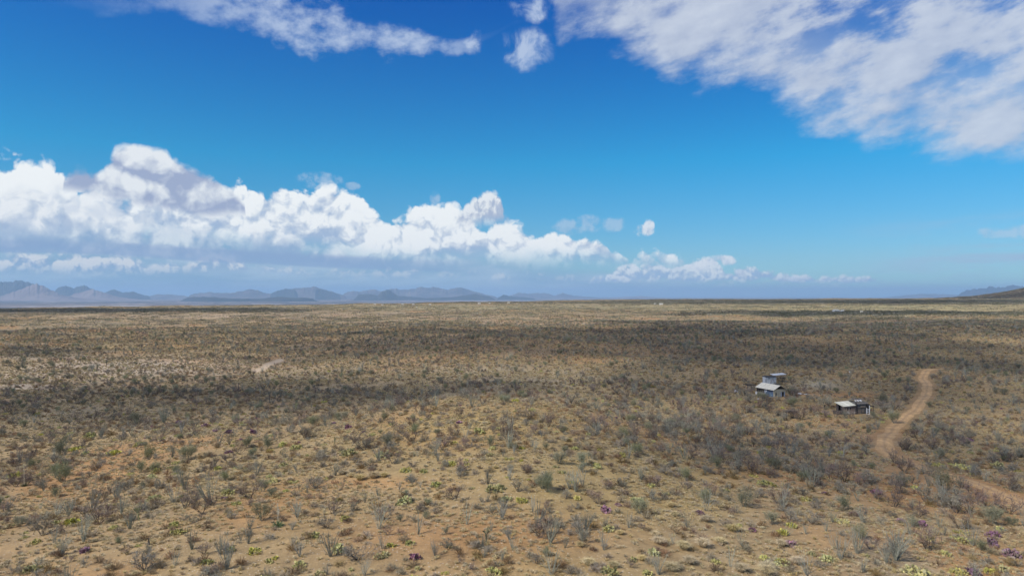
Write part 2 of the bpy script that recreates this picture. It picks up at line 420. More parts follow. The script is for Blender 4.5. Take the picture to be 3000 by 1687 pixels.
def newmat(name):
    m = bpy.data.materials.new(name); m.use_nodes = True
    nt = m.node_tree; nt.nodes.clear(); G.nt = nt
    o = nt.nodes.new('ShaderNodeOutputMaterial'); b = nt.nodes.new('ShaderNodeBsdfPrincipled')
    nt.links.new(b.outputs[0], o.inputs[0]); b.inputs['Roughness'].default_value = .9
    b.inputs['Specular IOR Level'].default_value = .15
    return m, b
def objcoord(gen='Object'):
    n = G.nt.nodes.new('ShaderNodeTexCoord'); return G(n.outputs[gen])
def geopos():
    n = G.nt.nodes.new('ShaderNodeNewGeometry'); return G(n.outputs['Position'])

def ground_mat(name, k=1.):
    m, b = newmat(name)
    a = G.nt.nodes.new('ShaderNodeVertexColor'); a.layer_name = 'soil'
    p = geopos()
    n1 = gnoise(p, 1.1, 6, .65, '3D'); n2 = gnoise(p, .23, 4, .6, '3D'); n3 = gnoise(p, 6., 3, .7, '3D')
    f = .52 + n1*.75 + (n2-.5)*.8 + (n3-.5)*.6
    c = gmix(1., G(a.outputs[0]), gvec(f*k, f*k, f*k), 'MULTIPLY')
    # scattered pale stones and dark litter
    v = gvoro(p, 2.6, '3D'); stone = gsmooth(.20-v, 0., .05)*gsmooth(gnoise(p, .12, 2, .5, '3D'), .38, .55)
    c = gmix(stone*.75, c, (.60, .52, .42))
    lit = gsmooth(gnoise(p, 2.3, 4, .7, '3D'), .57, .68)
    c = gmix(lit*.5, c, (.16, .125, .09))
    G.put(b.inputs['Base Color'], c)
    bp = G.nt.nodes.new('ShaderNodeBump'); bp.inputs['Strength'].default_value = .8; bp.inputs['Distance'].default_value = .25
    G.put(bp.inputs['Height'], n1+n3*.3); G.nt.links.new(bp.outputs[0], b.inputs['Normal'])
    return m
M_ground = ground_mat('ground_soil')

def build_ground():
    va = np.linspace(-.80, .80, 1100)
    rest = np.linspace(.80, 2*math.pi-.80, 120)[1:-1]
    ang = np.concatenate([va, rest])
    r = np.concatenate([[2, 10, 20, 30], np.exp(np.linspace(math.log(40), math.log(4200), 760)), np.exp(np.linspace(math.log(4400), math.log(70000), 170))])
    A, R = np.meshgrid(ang, r)
    x = np.sin(A)*R; y = np.cos(A)*R
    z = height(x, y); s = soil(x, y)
    nr, na = A.shape
    v = np.stack([x, y, z], -1).reshape(-1, 3)
    i = np.arange(nr-1)[:, None]*na; j = np.arange(na)[None]; j2 = (j+1) % na
    f = np.stack([i+j, i+j2, i+na+j2, i+na+j], -1).reshape(-1, 4)[:, ::-1]
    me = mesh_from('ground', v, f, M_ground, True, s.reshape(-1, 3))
    link('ground', me, kind='structure')
build_ground()

# ------------------------------------------------------------------ dirt road ribbon, worn tracks
def build_road():
    pts = [ray_ground(*p) for p in ROAD]
    P2 = np.array(pts); seg = np.hypot(*np.diff(P2, axis=0).T); s = np.concatenate([[0], np.cumsum(seg)])
    t = np.arange(0, s[-1], .5); xs = np.interp(t, s, P2[:, 0]); ys = np.interp(t, s, P2[:, 1])
    ker = np.hanning(25); ker /= ker.sum()
    xs = np.convolve(np.pad(xs, 12, 'edge'), ker, 'valid'); ys = np.convolve(np.pad(ys, 12, 'edge'), ker, 'valid')
    dx = np.gradient(xs); dy = np.gradient(ys); l = np.hypot(dx, dy); nx, ny = -dy/l, dx/l
    NW = 15; q = np.linspace(-1, 1, NW)
    wl = 1.55+.9*(fbm(t/5, t*0, 3, 3)-.5); wr = 1.55+.9*(fbm(t/5+50, t*0, 3, 4)-.5)
    W = np.where(q[None] < 0, wl[:, None], wr[:, None])*q[None]
    x = xs[:, None]+nx[:, None]*W; y = ys[:, None]+ny[:, None]*W
    z = height(x, y)+.07-.07*np.abs(q[None])**4+ .0
    rut = np.exp(-((np.abs(q)-.45)/.16)**2)
    z = z-.03*rut[None]
    n = fbm(x/1.5, y/1.5, 3, 8)
    base = np.array([.50, .315, .150])[None, None]*(.8+.4*n[..., None]) * (1+.10*rut[None, :, None])
    gold = np.array([.33, .22, .13]); mid = (np.exp(-(q/.16)**2)*.5)[None, :, None]
    base = base*(1-mid)+gold*mid
    v = np.stack([x, y, z], -1).reshape(-1, 3); m = len(t)
    i = (np.arange(m-1)[:, None]*NW); j = np.arange(NW-1)[None]
    f = np.stack([i+j, i+j+1, i+NW+j+1, i+NW+j], -1).reshape(-1, 4)[:, ::-1]
    link('dirt_road', mesh_from('dirt_road', v, f, M_ground, True, base.reshape(-1, 3)), kind='structure')
    return np.stack([xs, ys], 1)
ROADXY = build_road()

# ------------------------------------------------------------------ far mountains
def mountain_mat(name, c1, c2):
    m, b = newmat(name); p = geopos()
    n = gnoise(p, .0012, 8, .62, '3D'); n2 = gnoise(p, .006, 4, .6, '3D')
    G.put(b.inputs['Base Color'], gmix(gsmooth(n*.7+n2*.3, .36, .64), c1, c2)); return m
M_mlit = mountain_mat('sunlit_mountain_rock', (.17, .125, .11), (.27, .205, .18))
M_mdark = mountain_mat('cloud_shaded_mountain_slope', (.030, .036, .034), (.065, .062, .055))  # darker copy of the slope colour stands in for cloud shadow on ranges
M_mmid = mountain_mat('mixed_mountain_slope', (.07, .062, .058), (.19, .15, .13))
def mountain(prof, dist, depth, mat, seed, base=-150, rug=.45):
    """prof: crest line in photo pixels; becomes a heightfield massif at real distance"""
    prof = sorted(prof); px = np.array([p[0] for p in prof], float); py = np.array([p[1] for p in prof], float)
    nu, nv = 520, 70
    uu = np.linspace(px[0], px[-1], nu)
    tanaz = (uu-1500)/FPX; el = (866-np.interp(uu, px, py))/FPX
    crest = CH+el*dist*np.sqrt(1+0*tanaz)-base
    crest = crest*(1+(fbm(uu/9+seed*7, uu*0, 4, seed)-.5)*.22)
    crest = np.maximum(crest, 0)
    v = np.linspace(-1, 1, nv); U, V = np.meshgrid(np.arange(nu), v)
    T = tanaz[U]; D = dist+V*depth
    x = T*D; y = D
    n = fbm(x/2200+seed, y/2200, 5, seed); rd = 1-np.abs(fbm(x/900-seed, y/2200, 5, seed+5, .6)-.5)*3.6
    shape = np.clip(1-np.abs(V+(n-.5)*.25*np.abs(V)), 0, 1)**1.15
    ends = sstep(np.minimum(U, nu-1-U)/nu, 0, .05)
    h = crest[U]*shape*(1+(np.clip(rd, -.6, 1)*rug-.25*rug)*np.sin(np.clip(shape, 0, 1)*math.pi))*ends
    z = base-8+h+8*(shape > .02)
    vv = np.stack([x, y, z], -1).reshape(-1, 3)
    i = np.arange(nv-1)[:, None]*nu; j = np.arange(nu-1)[None]
    f = np.stack([i+j, i+j+1, i+nu+j+1, i+nu+j], -1).reshape(-1, 4)
    link('mountain', mesh_from('mountain', vv, f, mat, True), kind='structure')
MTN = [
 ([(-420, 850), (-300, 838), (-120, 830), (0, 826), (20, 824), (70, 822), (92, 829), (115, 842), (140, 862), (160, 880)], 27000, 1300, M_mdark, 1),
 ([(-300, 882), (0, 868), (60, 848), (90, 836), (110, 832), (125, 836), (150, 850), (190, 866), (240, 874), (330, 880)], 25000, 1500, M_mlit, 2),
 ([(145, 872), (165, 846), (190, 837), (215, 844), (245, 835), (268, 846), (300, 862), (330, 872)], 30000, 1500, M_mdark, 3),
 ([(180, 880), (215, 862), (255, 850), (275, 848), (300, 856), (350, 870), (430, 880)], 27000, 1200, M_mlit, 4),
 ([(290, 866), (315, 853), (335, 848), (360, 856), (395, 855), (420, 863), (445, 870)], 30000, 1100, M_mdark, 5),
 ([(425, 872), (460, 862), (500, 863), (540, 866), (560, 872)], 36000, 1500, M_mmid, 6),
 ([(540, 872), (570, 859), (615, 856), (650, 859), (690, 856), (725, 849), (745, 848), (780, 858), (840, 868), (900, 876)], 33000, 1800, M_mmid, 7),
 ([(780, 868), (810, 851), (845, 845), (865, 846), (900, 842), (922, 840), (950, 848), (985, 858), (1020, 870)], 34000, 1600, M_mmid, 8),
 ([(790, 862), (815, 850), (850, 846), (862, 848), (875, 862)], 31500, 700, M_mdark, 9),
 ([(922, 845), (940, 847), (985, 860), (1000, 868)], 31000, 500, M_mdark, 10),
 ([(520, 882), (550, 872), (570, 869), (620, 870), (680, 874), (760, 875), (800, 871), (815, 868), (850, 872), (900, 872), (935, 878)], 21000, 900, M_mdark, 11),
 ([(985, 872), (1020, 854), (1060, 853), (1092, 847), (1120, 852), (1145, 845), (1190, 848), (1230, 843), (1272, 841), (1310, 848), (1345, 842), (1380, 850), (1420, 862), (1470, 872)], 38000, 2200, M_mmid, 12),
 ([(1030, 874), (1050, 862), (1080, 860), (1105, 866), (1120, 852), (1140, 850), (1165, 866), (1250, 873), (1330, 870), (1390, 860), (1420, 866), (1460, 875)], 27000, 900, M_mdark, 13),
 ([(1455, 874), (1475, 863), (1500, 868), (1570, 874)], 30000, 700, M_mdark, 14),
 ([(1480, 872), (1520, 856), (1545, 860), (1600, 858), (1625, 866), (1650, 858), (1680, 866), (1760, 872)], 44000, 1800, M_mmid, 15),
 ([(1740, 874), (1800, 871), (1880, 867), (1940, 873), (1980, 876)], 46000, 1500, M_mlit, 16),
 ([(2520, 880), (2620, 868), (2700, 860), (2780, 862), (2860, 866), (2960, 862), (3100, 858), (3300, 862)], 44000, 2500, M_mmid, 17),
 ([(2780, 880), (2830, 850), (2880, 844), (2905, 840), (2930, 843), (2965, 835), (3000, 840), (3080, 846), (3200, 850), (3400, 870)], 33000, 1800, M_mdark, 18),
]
for m_ in MTN: mountain(*m_)

# ------------------------------------------------------------------ haze
def build_haze():
    me = bpy.data.meshes.new('haze')
    x0, x1, y0, y1, z0, z1 = -76000, 76000, -76000, 76000, -262, 760
    v = [(x, y, z) for z in (z0, z1) for y in (y0, y1) for x in (x0, x1)]
    f = [(0, 2, 3, 1), (4, 5, 7, 6), (0, 1, 5, 4), (2, 6, 7, 3), (0, 4, 6, 2), (1, 3, 7, 5)]
    me.from_pydata(v, [], f); me.update()
    m = bpy.data.materials.new('haze_air'); m.use_nodes = True; nt = m.node_tree; nt.nodes.clear()
    o = nt.nodes.new('ShaderNodeOutputMaterial'); p = nt.nodes.new('ShaderNodeVolumePrincipled')
    p.inputs['Color'].default_value = (.43, .67, .94, 1); p.inputs['Density'].default_value = HAZE
    p.inputs['Anisotropy'].default_value = 0.1
    nt.links.new(p.outputs[0], o.inputs['Volume']); me.materials.append(m)
    link('haze', me, kind='stuff')
HAZE = 3.0e-5
build_haze()

# ------------------------------------------------------------------ clouds added overhead, out of frame, shaped to cast shade on the ground
def cloud_mat():
    m = bpy.data.materials.new('shade_cloud_vapour'); m.use_nodes = True; nt = m.node_tree; nt.nodes.clear(); G.nt = nt
    o = nt.nodes.new('ShaderNodeOutputMaterial'); t = nt.nodes.new('ShaderNodeBsdfTransparent'); d = nt.nodes.new('ShaderNodeBsdfDiffuse')
    d.inputs[0].default_value = (.9, .9, .9, 1); mx = nt.nodes.new('ShaderNodeMixShader')
    p = geopos(); n = gnoise(p, .02, 4, .6, '3D')
    G.put(mx.inputs[0], glin(n, .3, .6, .08, .34))
    nt.links.new(t.outputs[0], mx.inputs[1]); nt.links.new(d.outputs[0], mx.inputs[2]); nt.links.new(mx.outputs[0], o.inputs[0])
    return m
M_cloud = cloud_mat()
CLOUD_Z = 1850.
def cloud_over(cpx, cpy, wpx, hpx, seed):
    """a low flat cloud whose shadow falls on the given patch of land"""
    x0, y0 = ray_ground(cpx, cpy); xl, _ = ray_ground(cpx-wpx, cpy); xr, _ = ray_ground(cpx+wpx, cpy)
    _, ya = ray_ground(cpx, cpy-hpx); _, yb = ray_ground(cpx, cpy+hpx)
    rx = abs(xr-xl)/2; ry = abs(ya-yb)/2; yc = (ya+yb)/2; xc = x0*yc/y0
    r = random.Random(seed); nu, nv = 120, 18
    vs = []
    for i in range(nv+1):
        ph = -math.pi/2+math.pi*i/nv
        for j in range(nu):
            th = 2*math.pi*j/nu; cx, cyy = math.cos(th), math.sin(th)
            k = max(.25, 1+1.7*(float(fbm(cx*2.2+seed*5, cyy*2.2, 4, seed, .6))-.5))
            a = math.cos(ph)*k
            lump = 1+.5*(float(fbm(cx*math.cos(ph)*4+seed, cyy*math.cos(ph)*4, 3, seed+3))-.5)
            vs.append((a*cx*rx, a*cyy*ry, (math.sin(ph)*(1. if ph > 0 else .25))*min(rx, ry, 90)*.5*lump))
    fs = [(i*nu+j, i*nu+(j+1) % nu, (i+1)*nu+(j+1) % nu, (i+1)*nu+j) for i in range(nv) for j in range(nu)]
    tt = (CLOUD_Z+5)/SUNV.z
    link('shade_cloud', mesh_from('shade_cloud', vs, fs, M_cloud, True), loc=(xc+SUNV.x*tt, yc+SUNV.y*tt, CLOUD_Z), kind='structure')
CL = [(250, 1190, 560, 60), (900, 1150, 700, 45), (2350, 1150, 1000, 190), (2950, 866, 300, 6), (1500, 1012, 900, 32), (2500, 960, 800, 26), (1350, 972, 620, 10),
      (2500, 919, 620, 8), (400, 909, 620, 6), (2700, 1330, 420, 90), (2250, 1360, 260, 90), (2300, 1050, 500, 24), (2700, 884, 900, 5), (120, 1030, 260, 12)]
for i, c_ in enumerate(CL): cloud_over(*c_, 11+i)
exec_veg = True

# ------------------------------------------------------------------ plant building
class MB:
    def __init__(s): s.v = []; s.f = []; s.mi = []
    def tri(s, a, b, c, m=0):
        n = len(s.v); s.v += [a, b, c]; s.f.append((n, n+1, n+2)); s.mi.append(m)
    def quad(s, a, b, c, d, m=0):
        n = len(s.v); s.v += [a, b, c, d]; s.f.append((n, n+1, n+2, n+3)); s.mi.append(m)
    def tube(s, pts, rads, k=3, m=0):
        n0 = len(s.v)
        for i, (p, r) in enumerate(zip(pts, rads)):
            d = (pts[min(i+1, len(pts)-1)]-pts[max(i-1, 0)])
            d = d.normalized() if d.length > 1e-9 else Vector((0, 0, 1))
            a = d.orthogonal().normalized(); b = d.cross(a)
            for j in range(k):
                t = 2*math.pi*j/k; s.v.append(p+(a*math.cos(t)+b*math.sin(t))*r)
        for i in range(len(pts)-1):
            for j in range(k):
                s.f.append((n0+i*k+j, n0+i*k+(j+1) % k, n0+(i+1)*k+(j+1) % k, n0+(i+1)*k+j)); s.mi.append(m)
    def box(s, c, sx, sy, sz, rz=0., m=0, rx=0., ry=0.):
        R = Euler((rx, ry, rz)).to_matrix(); c = Vector(c); n = len(s.v)
        for x, y, z in ((-1,-1,-1),(1,-1,-1),(1,1,-1),(-1,1,-1),(-1,-1,1),(1,-1,1),(1,1,1),(-1,1,1)):
            s.v.append(c+R@Vector((x*sx/2, y*sy/2, z*sz/2)))
        for f in ((0,3,2,1),(4,5,6,7),(0,1,5,4),(1,2,6,5),(2,3,7,6),(3,0,4,7)):
            s.f.append(tuple(n+i for i in f)); s.mi.append(m)
    def slab(s, pts, t, m=0):
        """a polygon given thickness t along its normal (downwards)"""
        P = [Vector(p) for p in pts]; nrm = (P[1]-P[0]).cross(P[2]-P[0]).normalized()
        Q = [p-nrm*t for p in P]; n = len(s.v); k = len(P); s.v += P+Q
        s.f.append(tuple(range(n, n+k))); s.f.append(tuple(n+k+i for i in reversed(range(k)))); s.mi += [m, m]
        for i in range(k):
            s.f.append((n+i, n+k+i, n+k+(i+1) % k, n+(i+1) % k)); s.mi.append(m)
    def mesh(s, name, mats, smooth=False):
        me = bpy.data.meshes.new(name); me.from_pydata([tuple(v) for v in s.v], [], s.f)
        for m in mats: me.materials.append(m)
        if len(mats) > 1: me.polygons.foreach_set('material_index', s.mi)
        if smooth: me.polygons.foreach_set('use_smooth', [True]*len(s.f))
        me.update(); return me
U = random.uniform
def rdir(zlo=-.2, zhi=1.):
    t = U(0, 2*math.pi); z = U(zlo, zhi); r = math.sqrt(max(0, 1-z*z)); return Vector((r*math.cos(t), r*math.sin(t), z))

def plant_mat(name, c1, c2, var=.35, hue=.02, trans=0.):
    m, b = newmat(name)
    oi = G.nt.nodes.new('ShaderNodeObjectInfo'); r = G(oi.outputs['Random'])
    tcn = objcoord(); n = gnoise(tcn, 3.5, 3, .6, '3D')
    c = gmix(gsmooth(n, .35, .65), c1, c2)
    hs = G.nt.nodes.new('ShaderNodeHueSaturation'); G.put(hs.inputs['Color'], c)
    G.put(hs.inputs['Value'], 1-var+r*var*2); G.put(hs.inputs['Hue'], .5-hue+G.math('FRACT', r*7.13)*hue*2)
    G.put(hs.inputs['Saturation'], .8+G.math('FRACT', r*3.77)*.4)
    G.nt.links.new(hs.outputs[0], b.inputs['Base Color'])
    return m
M_bark = plant_mat('dark_bark', (.085, .070, .060), (.16, .135, .115))
M_twig = plant_mat('grey_thorn_twig', (.185, .172, .135), (.33, .31, .245), .3)
M_ptwig = plant_mat('purplish_twig', (.165, .120, .100), (.28, .215, .18), .3)
M_green = plant_mat('grey_green_foliage', (.175, .18, .105), (.29, .29, .18), .2)
M_dkgreen = plant_mat('dark_green_foliage', (.075, .08, .05), (.15, .15, .095), .3)
M_gstem = plant_mat('green_grey_stem', (.15, .155, .12), (.24, .24, .19), .25)
M_cane = plant_mat('ocotillo_cane', (.20, .205, .165), (.34, .335, .27), .25)
M_pad = plant_mat('yellow_green_cactus_pad', (.36, .345, .11), (.54, .49, .19), .25, .012)
M_padold = plant_mat('old_cactus_pad', (.24, .23, .11), (.38, .35, .18), .25)  # duller older pads, mixed in at random
M_ppad = plant_mat('purple_cactus_pad', (.18, .095, .125), (.33, .19, .255), .35, .03)
M_straw = plant_mat('straw_grass', (.44, .35, .19), (.60, .49, .29), .2, .01)
M_dry = plant_mat('dry_grey_grass', (.38, .30, .165), (.58, .47, .285), .25, .01)
M_grey = plant_mat('grey_dwarf_twig', (.25, .215, .155), (.43, .37, .27), .3)
M_brown = plant_mat('brown_dwarf_twig', (.20, .14, .08), (.36, .255, .15), .3)
M_stalk = plant_mat('pale_dead_stalk', (.42, .36, .25), (.58, .50, .36), .1)
M_rosette = plant_mat('yucca_leaf', (.10, .13, .06), (.20, .23, .12), .2)
M_rock = plant_mat('field_stone', (.30, .24, .18), (.50, .42, .33), .3)

def branchy(mb, tw, p, d, L, r, lvl, spread, up=.15, nch=(3, 5), tip=6, mt=1, tl=.32, tr=.011):
    pts = [p]; q = p.copy(); dd = d.copy(); n = 3
    for i in range(n):
        dd = (dd+rdir(-1, 1)*.28+Vector((0, 0, up))*.3).normalized(); q = q+dd*L/n; pts.append(q.copy())
    mb.tube(pts, [r*(1-.5*i/n) for i in range(n+1)], 3, 0)
    if lvl == 0:
        for _ in range(tip):
            t = random.choice(pts[1:]); e = (dd+rdir(-.6, 1)*1.3).normalized()
            tw.append((t, e, tl*U(.5, 1.2), tr))
        return
    for _ in range(random.randint(*nch)):
        t = random.choice(pts[1:]); e = (dd+rdir(-.3, 1)*spread).normalized()
        branchy(mb, tw, t, e, L*U(.55, .8), r*.55, lvl-1, spread, up, nch, tip, mt, tl, tr)
def twigs(mb, tw, m=0, fork=2):
    for (p, e, L, r) in tw:
        a = e.orthogonal().normalized()*r; a.rotate(Matrix.Rotation(U(0, 6.28), 3, e))
        q = p+e*L; mb.quad(p-a, p+a, q+a*.5, q-a*.5, m)
        for _ in range(fork):
            s0 = p+e*L*U(.3, .9); g = (e+rdir(-1, 1)*.9).normalized(); b = g.orthogonal().normalized()*r*.8
            b.rotate(Matrix.Rotation(U(0, 6.28), 3, g)); mb.tri(s0-b, s0+b, s0+g*L*U(.4, .8), m)
def leaves(mb, tw, n, size, m=0, spread=.14):
    for (p, e, L, r) in tw:
        for _ in range(n):
            c = p+e*L*U(0, 1.1)+rdir(-1, 1)*spread; a = rdir(-1, 1)*size*U(.6, 1.3); b = a.orthogonal().normalized()*size*.4
            mb.tri(c-b, c+b, c+a, m)

def make_thorn(H, Wd, purple=False, leafy=0.):
    """trunk mesh and crown mesh of a leafless thorny shrub"""
    tr, cr, tw = MB(), MB(), []
    for i in range(random.randint(5, 8)):
        th = U(0, 6.28); o = Vector((math.cos(th), math.sin(th), 0)); k = U(.25, 1.)
        d = (o*Wd*k*.75+Vector((0, 0, H*U(.5, .9)))).normalized()
        branchy(tr, tw, o*.10, d, math.hypot(Wd*k*.3, H*.45), .035, 2, .85, .08, (2, 4), 5, tl=H*.20, tr=.012)
    # clip low drooping twigs
    tw = [t for t in tw if t[0].z > .12]
    twigs(cr, tw, 0, 3)
    if leafy: leaves(cr, tw[::2], int(leafy), .06, 1)
    return tr.mesh('trunk', [M_bark]), cr.mesh('crown', [M_ptwig if purple else M_twig, M_dkgreen])
def make_green(H, Wd, dk=False):
    st, cr, tw = MB(), MB(), []
    for i in range(random.randint(9, 13)):
        th = U(0, 6.28); o = Vector((math.cos(th), math.sin(th), 0)); k = U(.1, 1)
        d = (o*Wd*k*.55+Vector((0, 0, H*.8))).normalized()
        branchy(st, tw, o*.12, d, H*.5, .022, 1, .7, .3, (3, 5), 8, tl=H*.26, tr=.009)
    twigs(cr, tw, 0, 3); leaves(cr, tw, 5, .055, 0, .12)
    return st.mesh('stems', [M_gstem if not dk else M_bark]), cr.mesh('foliage', [M_dkgreen if dk else M_green])
def make_ocotillo(H, n, spread):
    mb = MB()
    lean = Vector((U(-.12, .12), U(-.12, .12), 0))
    for i in range(n):
        th = U(0, 6.28); o = Vector((math.cos(th), math.sin(th), 0)); k = U(.05, 1)**.8*spread
        L = H*U(.62, 1.05); p = o*U(.02, .12); d = (o*k+Vector((0, 0, 1))+lean).normalized(); pts = [p.copy()]
        for j in range(5):
            d = (d+rdir(-1, 1)*.11+Vector((0, 0, .05))).normalized(); p = p+d*L/5; pts.append(p.copy())
        mb.tube(pts, [.026, .024, .022, .019, .015, .007], 3, 0)
        if random.random() < .25:
            q = pts[2]; e = (d+o*.5).normalized(); mb.tube([q, q+e*L*.25, q+(e+Vector((0, 0, .4)))*L*.42], [.022, .018, .009], 3, 0)
        for _ in range(int(L*9)):           # short thorns and dry leaf stubs along the cane
            t = U(.1, .97)*5; a = int(t); c = pts[a].lerp(pts[a+1], t-a); e = rdir(-.5, 1); b = Vector((0, 0, .03))
            mb.tri(c-b, c+b, c+e*U(.05, .10), 0)
    return mb.mesh('ocotillo', [M_cane])
def pad(mb, c, up, side, w, h, m=0):
    nrm = up.cross(side).normalized(); side = nrm.cross(up).normalized(); t = w*.10; n = 9
    ring = []
    for i in range(n):
        a = 2*math.pi*i/n; rr = 1.
        y = math.cos(a); x = math.sin(a)*(1 if y > 0 else .82)
        ring.append(c+up*(h*.5-y*-h*.5)+side*(x*w*.5))
    ce = c+up*h*.52; n0 = len(mb.v); mb.v += ring+[ce+nrm*t, ce-nrm*t]
    for i in range(n):
        mb.f.append((n0+i, n0+(i+1) % n, n0+n)); mb.mi.append(m)
        mb.f.append((n0+(i+1) % n, n0+i, n0+n+1)); mb.mi.append(m)
def make_pear(Wd, H, mats, dens=1., name='prickly_pear'):
    mb = MB(); A = Wd*.5; n = int(26*dens*Wd*Wd/1.6+10)
    def grow(p, lvl, size):
        up = (rdir(.15, 1)+Vector((0, 0, .5))).normalized(); side = rdir(-1, 1).cross(up).normalized()
        h = size*U(.8, 1.15); pad(mb, p, up, side, h*U(.72, .9), h, 0 if random.random() < .72 else 1)
        if lvl > 0:
            for _ in range(random.choice((1, 1, 2, 2, 3))): grow(p+up*h*.93+side*U(-.3, .3)*h*.6, lvl-1, size*.95)
    for i in range(n):
        r = A*math.sqrt(U(0, 1)); t = U(0, 6.28); k = 1-r/A
        grow(Vector((r*math.cos(t), r*math.sin(t)*.85, 0)), 2 if k > .45 and H > .7 else 1 if k > .15 else 0, U(.24, .32)*max(.8, H))
    return mb.mesh(name, mats)
def make_tuft(H, Wd, n, mats, bw=.012, seg=2):
    mb = MB()
    for i in range(n):
        th = U(0, 6.28); o = Vector((math.cos(th), math.sin(th), 0)); k = U(0, 1)**.6; p = o*Wd*.18*k
        L = H*U(.7, 1.1); a = Vector((-o.y, o.x, 0))*bw; q = p+(o*k*.55+Vector((0, 0, .9))).normalized()*L*.62
        r = q+(o*(.35+k*1.1)+Vector((0, 0, .35-k*.55))).normalized()*L*.5; m = 0
        a.rotate(Matrix.Rotation(U(-1.2, 1.2), 3, 'Z'))
        mb.quad(p-a, p+a, q+a, q-a, m); mb.tri(q-a, q+a, r, m)
    return mb.mesh('bunchgrass', mats)
def make_dwarf(H, Wd, mat, n=60):
    mb, tw = MB(), []
    for i in range(n):
        o = rdir(.05, 1.); o.x *= Wd/H*.5; o.y *= Wd/H*.5
        p = o*H*U(.05, .3); tw.append((p, o.normalized(), H*U(.4, .75), .011))
    twigs(mb, tw, 0, 4)
    return mb.mesh('dwarf_shrub', [mat])
def make_cholla(H):
    mb = MB()
    def g(p, d, L, r, l):
        q = p+d*L; mb.tube([p, q], [r, r*.9], 5, 0)
        for _ in range(2 if l > 1 else 3):
            if l: g(q-d*L*U(0, .4), (d+rdir(-.2, 1)*.9).normalized(), L*.75, r*.85, l-1)
    g(Vector((0, 0, 0)), Vector((U(-.1, .1), U(-.1, .1), 1)).normalized(), H*.4, .07, 4)
    return mb.mesh('cholla_cactus', [M_padold])
def make_rosette(H):
    mb = MB()
    for i in range(110):
        d = rdir(-.05, 1.); a = d.orthogonal().normalized()*.028; a.rotate(Matrix.Rotation(U(0, 3), 3, d))
        L = H*U(.8, 1.1); mb.quad(d*.05-a, d*.05+a, d*L*.6+a, d*L*.6-a); mb.tri(d*L*.6-a, d*L*.6+a, d*L+Vector((0, 0, -.06)))
    return mb.mesh('leaves', [M_rosette])
def make_stalk(H):
    mb = MB(); mb.tube([Vector((0, 0, .1)), Vector((.05, 0, H*.5)), Vector((.16, 0, H))], [.035, .03, .018], 5)
    for i in range(60):
        z = U(.55, 1.)*H; d = rdir(-.1, .8); c = Vector((.05+.11*(z/H-.5)*2, 0, z)); mb.tube([c, c+d*.16*(1.25-z/H)*2], [.010, .014], 3)
    return mb.mesh('flower_stalk', [M_stalk])

PROTO = {}
def proto(kind, *parts): PROTO.setdefault(kind, []).append(parts)
for i in range(6): proto('thorn_shrub', *make_thorn(1.7+.12*i, 2.3+.1*i, i % 2 == 1, 0 if i < 4 else 2))
for i in range(4): proto('green_shrub', *make_green(2.1+.1*i, 2.6, False))
for i in range(6): proto('ocotillo', make_ocotillo(3.0+.08*i, (10, 14, 18, 22, 13, 27)[i], (.34, .5, .42, .55, .7, .45)[i]))
for i in range(4): proto('prickly_pear', make_pear((1.5, 1.9, 1.3, 1.6)[i], (.75, .6, .9, .8)[i], [M_pad, M_padold]))
for i in range(3): proto('purple_prickly_pear', make_pear((1.2, 1.5, 1.3)[i], (.95, .85, 1.0)[i], [M_ppad, M_ptwig], 1.2, 'purple_prickly_pear'))
for i in range(3): proto('bunchgrass', make_tuft(.75, 1., 420, [M_straw], .009))
for i in range(6): proto('dwarf_shrub', make_dwarf(.62, 1.0, M_grey if i % 2 else M_brown))
for i in range(2): proto('cholla_cactus', make_cholla(1.2+.3*i))

